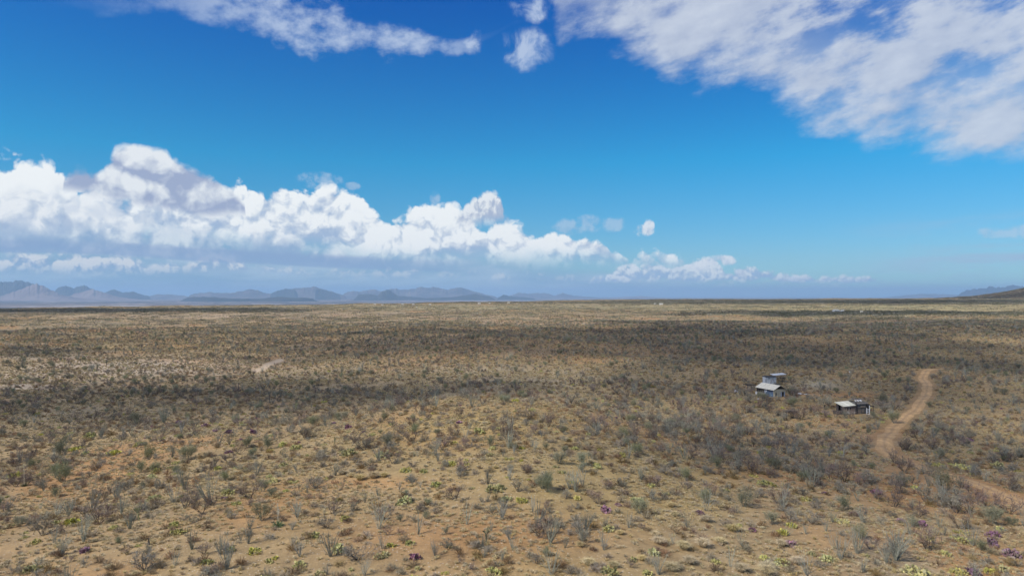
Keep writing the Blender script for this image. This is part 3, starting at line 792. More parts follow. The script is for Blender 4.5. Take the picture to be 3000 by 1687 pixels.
# ------------------------------------------------------------------ where the plants stand
# pixel columns and rows of each plant's foot in the photograph (3000 wide), with its width or height there
HAND = {
'ocotillo': [(380,1549,53),(562,1608,62),(512,1657,47),(646,1623,60),(665,1667,75),(248,1657,30),(245,1589,68),(270,1499,60),(348,1456,28),(307,1415,22),(391,1415,22),(540,1437,60),(615,1480,90),(751,1393,45),(705,1409,18),(705,1583,40),(727,1592,45),(158,1589,40),(118,1490,25),(419,1455,20),(276,1421,25),
 (876,1434,25),(1002,1434,34),(983,1393,47),(1107,1452,34),(1069,1471,50),(1170,1434,22),(1207,1421,31),(1232,1428,25),(1110,1549,80),(1120,1608,62),(1225,1564,60),(1368,1536,78),(1471,1521,56),(1440,1555,43),(1573,1546,78),(1412,1608,50),(1492,1580,40),(1502,1608,45),(1418,1633,34),(1471,1642,34),(1275,1630,50),(969,1630,75),(878,1630,50),(856,1598,28),(856,1552,31),(946,1369,20),(867,1381,25),(1067,1685,47),(1561,1499,47),(1430,1418,45),(1496,1384,25),(958,1685,30),
 (1708,1424,60),(1879,1406,40),(1612,1592,72),(1708,1589,62),(1652,1552,31),(1776,1536,40),(1770,1611,78),(1655,1605,34),(1842,1546,60),(2015,1546,50),(1972,1592,47),(1929,1682,70),(1615,1685,80),(1730,1527,25),(2099,1561,25),(2174,1598,47),(2140,1660,70),(2068,1496,60),
 (2510,1620,80),(2464,1639,75),(2625,1642,85),(2597,1651,50),(2529,1676,43),(2420,1555,37),(2309,1567,37),(2365,1685,62),(2361,1564,31),(2849,1598,60),(2753,1546,60),(2688,1403,30),(2439,1530,37),(2514,1468,30),(2917,1664,25),
 (1365,1285,39),(1474,1339,43),(1497,1273,60),(1495,1382,30),(1747,1269,40),(1275,1335,60),(1640,1238,25),(362,1273,26),(573,1278,18),(340,1258,15),(275,1261,15),(505,1340,40),(628,1365,35),(590,1383,25),(100,1240,22),(420,1172,28),(480,1240,50),(2745,1350,45)],
'thorn_shrub': [(289,1533,62),(127,1567,59),(174,1564,37),(9,1518,28),(115,1424,34),(562,1474,40),(621,1480,37),(655,1446,43),(466,1486,25),(537,1524,28),(370,1623,28),(434,1629,34),(460,1434,40),(596,1623,34),(615,1685,40),(199,1648,28),
 (975,1505,47),(952,1542,56),(1033,1499,34),(1135,1567,34),(1347,1397,47),(1334,1462,59),(1200,1412,40),(1440,1505,37),(1545,1381,31),(1275,1505,31),(1312,1608,47),(1151,1673,37),(1343,1648,28),(1387,1673,28),(937,1462,19),(1573,1651,40),
 (1783,1431,37),(1820,1428,40),(1839,1452,25),(1730,1456,25),(2003,1397,47),(1966,1369,28),(2081,1362,28),(2205,1387,55),(2255,1397,34),(2009,1434,34),(1910,1465,43),(1947,1462,31),(2112,1440,25),(2230,1456,37),(1885,1549,25),(1845,1660,31),
 (2315,1381,62),(2374,1387,47),(2393,1409,56),(2433,1403,43),(2470,1412,62),(2517,1421,37),(2566,1415,34),(2635,1446,50),(2650,1381,37),(2725,1393,47),(2712,1471,60),(2802,1502,55),(2355,1452,40),(2458,1443,43),(2392,1490,40),(2315,1527,55),(2616,1515,28),(2688,1515,40),(2719,1611,72),(2616,1623,70),(2551,1608,43),(2812,1549,50),(2846,1468,60),(2893,1484,55),(2961,1505,60),(2812,1428,47),(2411,1664,40),(2464,1567,25),(2886,1648,31),(2868,1400,37),
 (1258,1230,25),(1132,1288,35),(1089,1296,25),(1246,1292,31),(1543,1246,35),(1307,1308,47),(1384,1296,22),(1807,1246,30),(1932,1331,39),(1862,1304,39),(1970,1366,30),(1543,1385,30),(1148,1252,31),(1741,1335,27),(480,1275,25),(50,1330,28),(65,1350,28),(2298,1233,34),(2346,1230,44),(2322,1224,34),(2500,1227,34),(2476,1224,26),(2545,1228,26),(2446,1222,28),(2326,1174,26),(2180,1160,30),(2200,1180,34),(2245,1185,30),(2390,1213,32),(2420,1222,26),(2590,1205,34),(2620,1200,30)],
'green_shrub': [(183,1412,68),(767,1524,70),(56,1542,37),(161,1455,31),(345,1592,25),(770,1440,47),(1247,1518,34),(1590,1431,60),(1173,1527,22),(1309,1564,25),(1188,1452,25),(1606,1440,68),(1876,1505,62),(2071,1474,50),(2180,1484,68),(2261,1536,50),(2255,1365,37),(1705,1381,37),
 (2768,1440,75),(2523,1580,50),(2470,1493,45),(2911,1540,60),(2672,1543,37),(2874,1611,40),(179,1335,47),(435,1347,50),(547,1347,60),(780,1316,40),(726,1312,40),(916,1250,45),(400,1238,40),(1435,1308,39),(1637,1358,55),(1866,1331,47),(1656,1327,30),(1600,1316,25),(1213,1269,40),(453,1381,37),(2320,1190,34),(2155,1240,40),(2620,1240,40),(2590,1180,36),(2236,1174,34),(2314,1158,26),(2560,1225,24),(2222,1165,26)],
'prickly_pear': [(211,1535,47),(335,1482,31),(394,1468,22),(453,1465,47),(522,1564,43),(509,1542,40),(668,1449,47),(693,1477,28),(677,1611,31),(745,1617,40),(606,1651,37),(93,1673,47),(43,1397,34),(444,1401,31),(366,1420,22),(335,1549,34),(28,1541,19),(789,1648,28),(720,1376,19),
 (1011,1524,40),(921,1573,47),(993,1614,59),(875,1660,47),(937,1683,37),(806,1636,28),(1145,1601,34),(1120,1629,40),(1185,1474,56),(1278,1424,47),(1188,1381,37),(1241,1384,31),(1452,1437,60),(1483,1465,40),(1530,1468,34),(992,1468,34),(837,1440,22),(831,1365,31),(1225,1667,28),(1315,1601,22),
 (1528,1468,37),(1677,1415,25),(1783,1555,47),(1916,1623,50),(1854,1642,34),(1786,1680,56),(1897,1684,40),(1866,1468,40),(2289,1651,37),(2239,1639,40),(2096,1648,30),(2127,1440,28),(2255,1424,40),(2286,1561,28),(1748,1369,34),(1627,1369,22),
 (2293,1654,47),(2424,1642,50),(2377,1626,28),(2467,1530,40),(2318,1543,37),(2293,1564,40),(2818,1586,40),(2818,1561,31),(2771,1626,34),(2678,1683,68),(2806,1679,40),(2936,1673,40),(2818,1372,40),(2924,1371,78),(2743,1365,34),(2355,1465,37),(2535,1629,22),(2237,1421,48),
 (334,1331,39),(264,1281,43),(221,1318,35),(248,1331,25),(827,1308,35),(870,1316,43),(831,1366,31),(516,1358,25),(458,1385,31),(206,1273,23),(107,1215,23),(681,1308,20),(1404,1269,43),(1458,1259,27),(1023,1333,55),(1124,1339,50),(1190,1382,31),(1437,1335,27),(1559,1205,30),(1491,1345,27),(1749,1370,35),(1365,1350,22),(1912,1296,25),(1524,1350,18)],
'purple_prickly_pear': [(248,1617,30),(1218,1636,38),(1776,1499,40),(2050,1505,28),(2203,1555,27),(1810,1480,20),(2414,1446,19),(2566,1446,34),(2501,1511,28),(2638,1527,25),(2697,1539,34),(2911,1572,34),(2911,1598,38),(2964,1630,50),(2855,1684,40),(2312,1598,34),
 (524,1242,25),(602,1250,25),(668,1269,27),(743,1269,27),(976,1242,20),(629,1265,20),(671,1327,23),(2840,1290,20),(1020,1255,28),(1345,1240,24)],
'bunchgrass': [(1055,1406,40),(1095,1400,40),(1126,1397,31),(1030,1397,31),(1002,1390,28),(1966,1484,30),(1978,1511,34),(2068,1527,43),(1929,1592,47),(2003,1608,50),(2059,1601,53),(2022,1651,50),(1969,1670,50),(1724,1654,43),(2146,1555,47),(1817,1564,31),(2248,1670,50),(2171,1673,47),(1798,1660,40),(2337,1651,40),(2247,1682,54),(1700,1600,30),(1880,1640,34),(2110,1590,36),(2290,1600,36),(1975,1380,26),(2010,1420,24)],
'cholla_cactus': [(407,1524,30),(1424,1592,40),(868,1200,20),(980,1300,22)],
}
BW = {'ocotillo': None, 'thorn_shrub': 2.6, 'green_shrub': 2.7, 'prickly_pear': 1.7, 'purple_prickly_pear': 1.5, 'bunchgrass': 1.25, 'cholla_cactus': 1.2, 'dwarf_shrub': 1.0}
BH = {'ocotillo': 3.1, 'cholla_cactus': 1.3}
plants = []          # kind, x, y, scale, hand
def add(kind, x, y, s, hand=False): plants.append((kind, x, y, s, hand))
for kd, lst in HAND.items():
    for (px, py, wz) in lst:
        x, y = ray_ground(px, py); d = math.hypot(x, y, CH)
        real = wz*d/FPX
        s = real/(BH[kd] if kd in BH else BW[kd])
        add(kd, x, y, max(.35, min(1.9, s)), True)
HX = np.array([[p[1], p[2]] for p in plants])

def sector(n, d0, d1, seed):
    g = np.random.default_rng(seed); az = g.uniform(-.69, .69, n); d = np.sqrt(g.uniform(d0*d0, d1*d1, n))
    return np.sin(az)*d, np.cos(az)*d, g
def road_dist(x, y):
    return np.min(np.hypot(x[:, None]-ROADXY[None, ::4, 0], y[:, None]-ROADXY[None, ::4, 1]), 1)
def clear(x, y):
    """1 where plants may stand"""
    k = np.ones(len(x)); near = np.hypot(x, y) < 420
    if near.any():
        rd = np.full(len(x), 99.); rd[near] = road_dist(x[near], y[near]); k[rd < 3.0] = 0

    for (sx, sy, sz, sr) in PADS: k[np.hypot((x-sx)/1.0, (y-sy-1)/1.0) < 6.5] = 0
    px, py = proj(x, y, height(x, y))
    k *= 1-.85*blob(px, py, 2410, 1125, 80, 16)-.0
    k *= 1-.8*np.clip(blob(px, py, 2500, 1158, 170, 7), 0, 1)
    k *= 1-.75*blob(px, py, 2560, 1275, 120, 18)
    k *= 1-.7*blob(px, py, 2430, 1262, 90, 16)
    k *= 1-.8*np.exp(-(poly_d(px, py, [(2540, 1348), (2600, 1368), (2700, 1400), (2800, 1428), (2900, 1465), (2990, 1505)])/42)**2)
    k[poly_d(px, py, [(820, 1055), (785, 1068), (770, 1080), (748, 1086)]) < 14] = 0
    return np.clip(k, 0, 1)
THICK = [[(0, 1150), (250, 1125), (480, 1130), (700, 1135)], [(1050, 1120), (1250, 1112), (1420, 1140), (1500, 1150)],
         [(1850, 1160), (1960, 1190), (2080, 1240), (2250, 1300), (2350, 1390), (2550, 1450), (2750, 1490), (3000, 1530)],
         [(2000, 1250), (2150, 1330), (2330, 1390)], [(2100, 1120), (2000, 1180)], [(2650, 1290), (2750, 1320), (2900, 1350)]]
def thick(px, py):
    r = np.zeros(np.shape(px))
    for i, t in enumerate(THICK): r = np.maximum(r, (.5 if i < 2 else .85)*np.exp(-(poly_d(px, py, t)/110)**2))
    far = sstep(-py, -1060, -1000)
    r = r + .6*blob(px, py, 1500, 1000, 900, 26)+.8*blob(px, py, 2500, 960, 900, 14)+.6*blob(px, py, 2650, 1100, 500, 50)
    return np.clip(r, 0, 1.6)
def spread_kind(kd, n, d0, d1, seed, dens, smin=.6, smax=1.25):
    x, y, g = sector(n, d0, d1, seed); z = height(x, y); px, py = proj(x, y, z)
    th = thick(px, py); cl = clear(x, y); n1 = fbm(x/17+seed, y/17, 3, seed); d = np.hypot(x, y)
    pr = dens(px, py, th, n1, d)*cl
    keep = g.uniform(0, 1, n) < pr
    # leave room for the plants placed by hand
    for i in np.nonzero(keep & (d < 150))[0]:
        if kd != 'dwarf_shrub' and np.min((HX[:, 0]-x[i])**2+(HX[:, 1]-y[i])**2) < (1.6)**2: keep[i] = False
    s = g.uniform(smin, smax, n)*(1+.15*th)
    return x[keep], y[keep], s[keep], th[keep], g
lower = lambda py, a, b: sstep(py, a, b)
SP = {
 'thorn_shrub': lambda px, py, th, n, d: .14+.85*th+.35*sstep(n, .5, .65),
 'green_shrub': lambda px, py, th, n, d: .25+.5*th+.3*sstep(n, .5, .65),
 'ocotillo': lambda px, py, th, n, d: .25+.6*sstep(n, .45, .6)+.4*th*sstep(px, 1700, 2100),
 'prickly_pear': lambda px, py, th, n, d: (.15+.8*sstep(n, .5, .62))*(1-.6*np.clip(th, 0, 1)),
 'purple_prickly_pear': lambda px, py, th, n, d: .1+.9*sstep(n, .55, .65),
 'bunchgrass': lambda px, py, th, n, d: (.12+.9*blob(px, py, 1400, 1240, 170, 36)+.7*blob(px, py, 2000, 1580, 330, 90)+.3*sstep(n, .5, .7))*(1-.5*np.clip(th, 0, 1)),
 'dwarf_shrub': lambda px, py, th, n, d: .35+.65*sstep(n, .4, .62),
}
CNT = {'thorn_shrub': (2800, .3, 1.15), 'green_shrub': (620, .4, .95), 'ocotillo': (1150, .35, .95), 'prickly_pear': (1500, .35, .95), 'purple_prickly_pear': (160, .4, .8),
       'bunchgrass': (2600, .4, 1.0), 'dwarf_shrub': (17000, .4, 1.6)}
for i, (kd, (n, a, b)) in enumerate(CNT.items()):
    x, y, s, th, g = spread_kind(kd, n, 58, 250, 300+i, SP[kd], a, b)
    for j in range(len(x)): add(kd, float(x[j]), float(y[j]), float(s[j]))
rest = {k: [] for k in PROTO}
CNT2 = {'thorn_shrub': (8500, .45, 1.05), 'green_shrub': (3400, .5, 1.1), 'ocotillo': (3000, .6, 1.1), 'prickly_pear': (2500, .6, 1.1), 'dwarf_shrub': (85000, .45, 1.6), 'bunchgrass': (22000, .5, 1.4)}
for i, (kd, (n, a, b)) in enumerate(CNT2.items()):
    x, y, s, th, g = spread_kind(kd, n, 250, 720, 400+i, SP[kd], a, b)
    rest[kd] += list(zip(x.tolist(), y.tolist(), s.tolist()))

# ------------------------------------------------------------------ individuals: the 300 largest of each kind in view
WORDS = {
 'thorn_shrub': ('leafless thorn shrub', 'thorn shrub', 'shrub'),
 'green_shrub': ('grey-green bush', 'green bush', 'bush'),
 'ocotillo': ('ocotillo', 'ocotillo', 'ocotillo'),
 'prickly_pear': ('yellow-green prickly pear', 'yellow prickly pear', 'cactus'),
 'purple_prickly_pear': ('purple prickly pear', 'purple prickly pear', 'cactus'),
 'bunchgrass': ('straw-coloured grass clump', 'straw grass clump', 'grass clump'),
 'dwarf_shrub': ('dwarf shrub', 'dwarf shrub', 'shrub'),
 'cholla_cactus': ('branching cholla cactus', 'cholla', 'cactus')}
GROUPS = {'thorn_shrub': 'leafless thorn shrubs on the desert slopes', 'green_shrub': 'grey-green bushes among the scrub', 'ocotillo': 'ocotillos on the near slopes',
 'prickly_pear': 'yellow-green prickly pears in the scrub', 'purple_prickly_pear': 'purple prickly pears in the scrub', 'bunchgrass': 'straw grass clumps on the near hill',
 'dwarf_shrub': 'dwarf shrubs between the larger plants', 'cholla_cactus': 'cholla cacti on the slope'}
allp = []
for (kd, x, y, s, hand) in plants:
    z = float(height(x, y)); px, py = proj(x, y, z); d = math.hypot(x, y)
    inview = -10 < px < 3010 and py < 1700
    allp.append(dict(k=kd, x=x, y=y, z=z, s=s, px=float(px), py=float(py), d=d, size=s/d*(1 if inview else 0), hand=hand, inv=inview))
chosen = []
for kd in PROTO:
    L = sorted([p for p in allp if p['k'] == kd], key=lambda p: (-p['hand'], -p['size']))
    chosen += [p for p in L[:300] if p['inv']]
    rest[kd] += [(p['x'], p['y'], p['s']) for p in L[:300] if not p['inv']]+[(p['x'], p['y'], p['s']) for p in L[300:]]
GX = ['far left', 'left', 'left-centre', 'centre', 'right-centre', 'right', 'far right']
def place(p):
    c = min(6, max(0, int(p['px']/3000*7))); y = p['py']
    r = 'at the bottom edge' if y > 1640 else 'in the near foreground' if y > 1560 else 'in the foreground' if y > 1480 else 'in the lower middle' if y > 1400 else 'in the middle ground' if y > 1300 else 'on the farther slope' if y > 1200 else 'on the distant slope'
    return GX[c]+' '+r
def sizeword(p, med):
    r = p['s']/med
    return 'large ' if r > 1.35 else 'small ' if r < .75 else ''
big = [p for p in chosen if p['k'] != 'dwarf_shrub']
BXY = np.array([[p['px'], p['py']] for p in big])
def label_for(p, med, lvl):
    w0 = WORDS[p['k']][0]
    look = {'thorn_shrub': ['grey ', 'purplish '][p['v'] % 2], 'dwarf_shrub': ['brown ', 'grey '][p['v'] % 2], 'ocotillo': ['slim upright ', 'open ', 'dense ', 'many-caned ', 'wide-spread ', 'thick '][p['v'] % 6] if p['k'] == 'ocotillo' else ''}.get(p['k'], '')
    s = sizeword(p, med)+look+w0
    if lvl >= 1:
        dd = np.hypot(BXY[:, 0]-p['px'], (BXY[:, 1]-p['py'])*1.3)
        nb = [big[i] for i in np.argsort(dd)[:12] if big[i] is not p and big[i]['k'] != p['k']]
        if nb:
            q = nb[0]; dx, dy = p['px']-q['px'], p['py']-q['py']
            rel = ('right of' if dx > 0 else 'left of') if abs(dx) > abs(dy)*1.2 else ('in front of' if dy > 0 else 'behind')
            s += f" {rel} {WORDS[q['k']][1]}"
    return s + ', ' + place(p)
def rank_words(i, n, what):
    o = ['first', 'second', 'third', 'fourth', 'fifth', 'sixth', 'seventh', 'eighth', 'ninth', 'tenth', 'eleventh', 'twelfth']
    return f'{o[i]} from left' if i < 12 else None
med = {kd: float(np.median([p['s'] for p in chosen if p['k'] == kd])) for kd in PROTO}
for p in chosen: p['v'] = random.randrange(len(PROTO[p['k']]))
for p in chosen:
    p['label'] = label_for(p, med[p['k']], 1)
    if len(p['label'].split()) > 16: p['label'] = label_for(p, med[p['k']], 0)
def uniq():
    by = {}
    for p in chosen: by.setdefault(p['label'], []).append(p)
    return [v for v in by.values() if len(v) > 1]
for grp in uniq():
    grp.sort(key=lambda p: p['px'])
    for i, p in enumerate(grp):
        if len(grp) == 2: e = ('leftmost', 'rightmost')[i]
        else: e = rank_words(i, len(grp), '')
        if e:
            t = p['label']+', '+e
            if len(t.replace(',', '').split()) <= 16: p['label'] = t
counters = {}
for p in chosen:
    parts = PROTO[p['k']][p['v']]
    rz = U(0, 6.28); loc = (p['x'], p['y'], p['z']-.04)
    sc3 = (p['s']*U(.93, 1.07), p['s']*U(.93, 1.07), p['s']*(1 if p['k'] in BH else U(.85, 1.1)))
    if len(parts) == 1:
        o = link(p['k'], parts[0], loc=loc)
    else:
        o = link(p['k'], None, loc=loc)
        for me in parts: link(me.name.split('.')[0], me, parent=o)
    o.rotation_euler = (U(-.06, .06), U(-.06, .06), rz); o.scale = sc3
    o['label'] = p['label']; o['category'] = {'thorn_shrub': 'shrub', 'green_shrub': 'bush', 'ocotillo': 'ocotillo', 'prickly_pear': 'cactus', 'purple_prickly_pear': 'cactus', 'bunchgrass': 'grass clump', 'dwarf_shrub': 'shrub', 'cholla_cactus': 'cactus'}[p['k']]
    o['group'] = GROUPS[p['k']]

# ------------------------------------------------------------------ the masses: one object per kind, geometry nodes instances on points
def gn_scatter(name, meshes, pts, tilt=.08):
    """pts: list of (x, y, scale)"""
    if not len(pts): return
    P3 = np.array(pts, float); z = height(P3[:, 0], P3[:, 1])-.04; n = len(P3)
    me = bpy.data.meshes.new(name); me.vertices.add(n)
    me.vertices.foreach_set('co', np.stack([P3[:, 0], P3[:, 1], z], 1).astype(np.float32).ravel())
    g = np.random.default_rng(n)
    rot = np.stack([g.uniform(-tilt, tilt, n), g.uniform(-tilt, tilt, n), g.uniform(0, 6.283, n)], 1)
    scl = P3[:, 2:3]*g.uniform(.85, 1.15, (n, 3))
    for nm, ar in (('rot', rot), ('scl', scl)):
        a = me.attributes.new(nm, 'FLOAT_VECTOR', 'POINT'); a.data.foreach_set('vector', ar.astype(np.float32).ravel())
    a = me.attributes.new('pid', 'INT', 'POINT'); a.data.foreach_set('value', g.integers(0, len(meshes), n).astype(np.int32))
    o = link(name, me, kind='stuff')
    cl = bpy.data.collections.new('kit_'+name)
    for i, m in enumerate(meshes):
        q = bpy.data.objects.new(f'kit_{name}_{i:02d}', m); cl.objects.link(q)
    ng = bpy.data.node_groups.new('scatter_'+name, 'GeometryNodeTree')
    ng.interface.new_socket('Geometry', in_out='INPUT', socket_type='NodeSocketGeometry'); ng.interface.new_socket('Geometry', in_out='OUTPUT', socket_type='NodeSocketGeometry')
    N = ng.nodes; gi = N.new('NodeGroupInput'); go = N.new('NodeGroupOutput'); ip = N.new('GeometryNodeInstanceOnPoints'); ci = N.new('GeometryNodeCollectionInfo')
    ci.inputs[0].default_value = cl; ci.inputs['Separate Children'].default_value = True; ci.inputs['Reset Children'].default_value = True
    def attr(nm, t):
        a = N.new('GeometryNodeInputNamedAttribute'); a.data_type = t; a.inputs[0].default_value = nm; return a.outputs[0]
    Lk = ng.links.new
    Lk(gi.outputs[0], ip.inputs['Points']); Lk(ci.outputs[0], ip.inputs['Instance']); ip.inputs['Pick Instance'].default_value = True
    Lk(attr('pid', 'INT'), ip.inputs['Instance Index']); Lk(attr('scl', 'FLOAT_VECTOR'), ip.inputs['Scale'])
    er = N.new('FunctionNodeEulerToRotation'); Lk(attr('rot', 'FLOAT_VECTOR'), er.inputs[0]); Lk(er.outputs[0], ip.inputs['Rotation'])
    Lk(ip.outputs[0], go.inputs[0])
    md = o.modifiers.new('scatter', 'NODES'); md.node_group = ng
    return o
def merged(parts):
    """the parts of one prototype as a single mesh for the masses"""
    vs, fs, mi, mats = [], [], [], []
    for me in parts:
        o = len(vs); vs += [tuple(v.co) for v in me.vertices]; k = len(mats); mats += list(me.materials)
        for f in me.polygons: fs.append(tuple(o+i for i in f.vertices)); mi.append(k+f.material_index)
    m = bpy.data.meshes.new('kit'); m.from_pydata(vs, [], fs)
    for t in mats: m.materials.append(t)
    m.polygons.foreach_set('material_index', mi); m.update(); return m
MASSN = {'thorn_shrub': 'thorn_scrub', 'green_shrub': 'green_scrub', 'ocotillo': 'ocotillo_thicket', 'prickly_pear': 'prickly_pear_ground_cover', 'purple_prickly_pear': 'purple_cactus_cover', 'bunchgrass': 'tall_grass', 'dwarf_shrub': 'dwarf_scrub', 'cholla_cactus': 'cholla_cover'}
for kd, pts in rest.items():
    gn_scatter(MASSN[kd], [merged(p) if len(p) > 1 else p[0] for p in PROTO[kd]], pts)

# short dry grass between everything
tufts = [make_tuft(U(.22, .34), .5, 34, [M_dry if i % 3 else M_straw], .011) for i in range(6)]
x, y, g = sector(170000, 56, 270, 900); n1 = fbm(x/9, y/9, 3, 901); px, py = proj(x, y, height(x, y))
pr = (.22+.9*sstep(n1, .36, .58))*clear(x, y)*(1-.45*blob(px, py, 1350, 1570, 380, 60))
k_ = g.uniform(0, 1, len(x)) < pr
gn_scatter('dry_grass', tufts, list(zip(x[k_], y[k_], g.uniform(.6, 1.5, k_.sum()))), .15)
xa, ya, g2 = sector(150000, 260, 640, 905); n1 = fbm(xa/14, ya/14, 3, 901); k2_ = g2.uniform(0, 1, len(xa)) < (.3+.7*sstep(n1, .36, .6))*clear(xa, ya)
gn_scatter('meadow_grass', tufts, list(zip(xa[k2_], ya[k2_], g2.uniform(1.2, 2.6, k2_.sum()))), .15)
# stones
def make_stone():
    mb = MB(); import bmesh
    bm = bmesh.new(); bmesh.ops.create_icosphere(bm, subdivisions=1, radius=.5)
    for v in bm.verts: v.co *= U(.7, 1.2); v.co.z *= .5
    me = bpy.data.meshes.new('stone'); bm.to_mesh(me); bm.free(); me.materials.append(M_rock); return me
x, y, g = sector(26000, 56, 200, 950); n1 = fbm(x/12+4, y/12, 3, 951); k_ = g.uniform(0, 1, len(x)) < sstep(n1, .5, .68)*clear(x, y)
gn_scatter('loose_stones', [make_stone() for _ in range(5)], list(zip(x[k_], y[k_], g.uniform(.10, .38, k_.sum())**1.3)), .5)

# far scrub: patches of simple bushes out to the rim
def far_clump(kind, n, R):
    mb = MB()
    for i in range(n):
        c = Vector((U(-R, R), U(-R, R), 0)); H = U(.8, 1.9)*(1.25 if kind == 'green' else 1.); W = H*U(.5, .8)
        for j in range(26):
            d = rdir(.0, 1); p = c+Vector((d.x*W, d.y*W, d.z*H*.8+.1))*U(.25, 1); a = rdir(-1, 1)*U(.12, .30); b = a.orthogonal().normalized()*U(.06, .16)
            mb.quad(p-a-b*.4, p+b, p+a, p-b, 0)
    return mb.mesh('kit', [{'green': M_green, 'thorn': M_twig, 'dark': M_dkgreen, 'purple': M_ptwig, 'straw': M_dry, 'grey': M_grey}[kind]])
g = np.random.default_rng(970); nf = 150000; az_ = g.uniform(-.69, .69, nf); d = 560*np.exp(g.uniform(0, 1, nf)**.85*math.log(4300/560)); x = np.sin(az_)*d; y = np.cos(az_)*d; px, py = proj(x, y, height(x, y))
n1 = fbm(x/60, y/160, 4, 971); th = thick(px, py)
band = .35+.65*sstep(n1, .40, .60)+.5*th
band = band*.75*sstep(d, 520, 800)
band += 1.2*np.exp(-((py-909)/5)**2)*sstep(-px, -1000, -600)+1.2*np.exp(-((py-882)/4)**2)*sstep(px, 1700, 2200)+1.2*np.exp(-((py-921)/5)**2)*sstep(px, 2000, 2500)
k_ = g.uniform(0, 1, len(x)) < band
ks = (g.uniform(0, 1, len(x))+.5*(n1-.5))
A_ = k_ & ((ks > .62) | (np.abs(py-909) < 5) & (px < 900) | (np.abs(py-882) < 5) & (px > 1900))
B_ = k_ & ~A_
sz = lambda m: g.uniform(.55, 1.1, m.sum())*(1+.5*sstep(d[m], 1200, 3500))
gn_scatter('far_dark_scrub', [far_clump(k2, 7, 5.) for k2 in ('thorn', 'dark', 'thorn', 'purple', 'dark')], list(zip(x[A_], y[A_], sz(A_))), .02)
gn_scatter('far_green_scrub', [far_clump(k2, 6, 5.) for k2 in ('green', 'grey', 'straw', 'green', 'straw')], list(zip(x[B_], y[B_], sz(B_))), .02)
# dense brush on the hill at the right edge and along the rim
g = np.random.default_rng(5); hx = 2450+g.normal(0, 330, 9000); hy = 2850+g.normal(0, 330, 9000)
gn_scatter('hill_brush', [far_clump(k2, 8, 6.) for k2 in ('dark', 'thorn', 'dark')], list(zip(hx, hy, g.uniform(.9, 1.6, 9000))), .02)

# ------------------------------------------------------------------ the shacks
def board_mat(name, c1, c2, sc_=7., axis='X'):
    m, b = newmat(name); p = objcoord()
    s = G.nt.nodes.new('ShaderNodeSeparateXYZ'); G.put(s.inputs[0], p); u = G(s.outputs[axis])
    w_ = G.math('FRACT', u*sc_); gap = gsmooth(w_, 0., .12)
    cell = G.math('FLOOR', u*sc_); rr = G.math('FRACT', G.math('SINE', cell*12.9898)*43758.5)
    n = gnoise(p, 2.2, 5, .65, '3D')
    c = gmix(gsat(rr*.6+n*.8-.25), c1, c2); c = gmix(gap, (c1[0]*.3, c1[1]*.3, c1[2]*.3), c)
    G.put(b.inputs['Base Color'], c); return m
def plain_mat(name, c1, c2, sc_=2., rough=.8, metal=0.):
    m, b = newmat(name); p = objcoord(); n = gnoise(p, sc_, 5, .65, '3D')
    G.put(b.inputs['Base Color'], gmix(gsmooth(n, .3, .7), c1, c2)); b.inputs['Roughness'].default_value = rough; b.inputs['Metallic'].default_value = metal
    return m
M_roof = board_mat('weathered_metal_roof', (.50, .47, .38), (.70, .66, .55), 4., 'Y'); M_roof2 = board_mat('pale_panel_roof', (.52, .51, .42), (.66, .65, .54), .9, 'X')
M_blue = board_mat('slate_blue_board', (.085, .135, .20), (.17, .25, .34), 3., 'Z'); M_bluedk = plain_mat('blue_screen_cloth', (.045, .06, .10), (.13, .16, .23), 3.)
M_cream = plain_mat('cream_plywood', (.56, .46, .29), (.70, .60, .42), 1.3); M_plank = board_mat('grey_weathered_plank', (.12, .10, .085), (.27, .23, .19), 5., 'Z')
M_plankv = board_mat('upright_grey_plank', (.12, .10, .085), (.30, .26, .21), 5., 'X'); M_dark = plain_mat('charred_black_wood', (.022, .020, .022), (.08, .072, .07), 3.)
M_white = plain_mat('white_paint', (.62, .64, .68), (.80, .82, .85), 2.); M_whiteb = board_mat('white_corrugated_sheet', (.42, .44, .46), (.64, .655, .66), 3., 'X')
M_void = plain_mat('dark_window_glass', (.010, .010, .012), (.02, .02, .025), 2., .3); M_post = plain_mat('grey_post_wood', (.16, .13, .11), (.28, .24, .20), 4.)
M_rust = plain_mat('rusty_scrap', (.12, .05, .03), (.25, .12, .07), 3.); M_log = board_mat('stained_log_wall', (.085, .05, .04), (.30, .25, .21), 3.2, 'Z'); M_stone = plain_mat('pale_block', (.38, .37, .33), (.50, .49, .45), 3.)
M_greywd = board_mat('silver_grey_boards', (.06, .058, .058), (.20, .195, .19), 4.2, 'Z')

def root(name, x, y, z, rz, label, cat, group=None):
    o = link(name, None, loc=(x, y, z), label=label, cat=cat, group=group); o.rotation_euler.z = rz; return o
def part(par, name, build, mats, label=None):
    mb = MB(); build(mb); o = link(name, mb.mesh(name, mats), parent=par)
    if label: o['label'] = label
    return o
def bx(*a): return lambda mb: mb.box(*a)

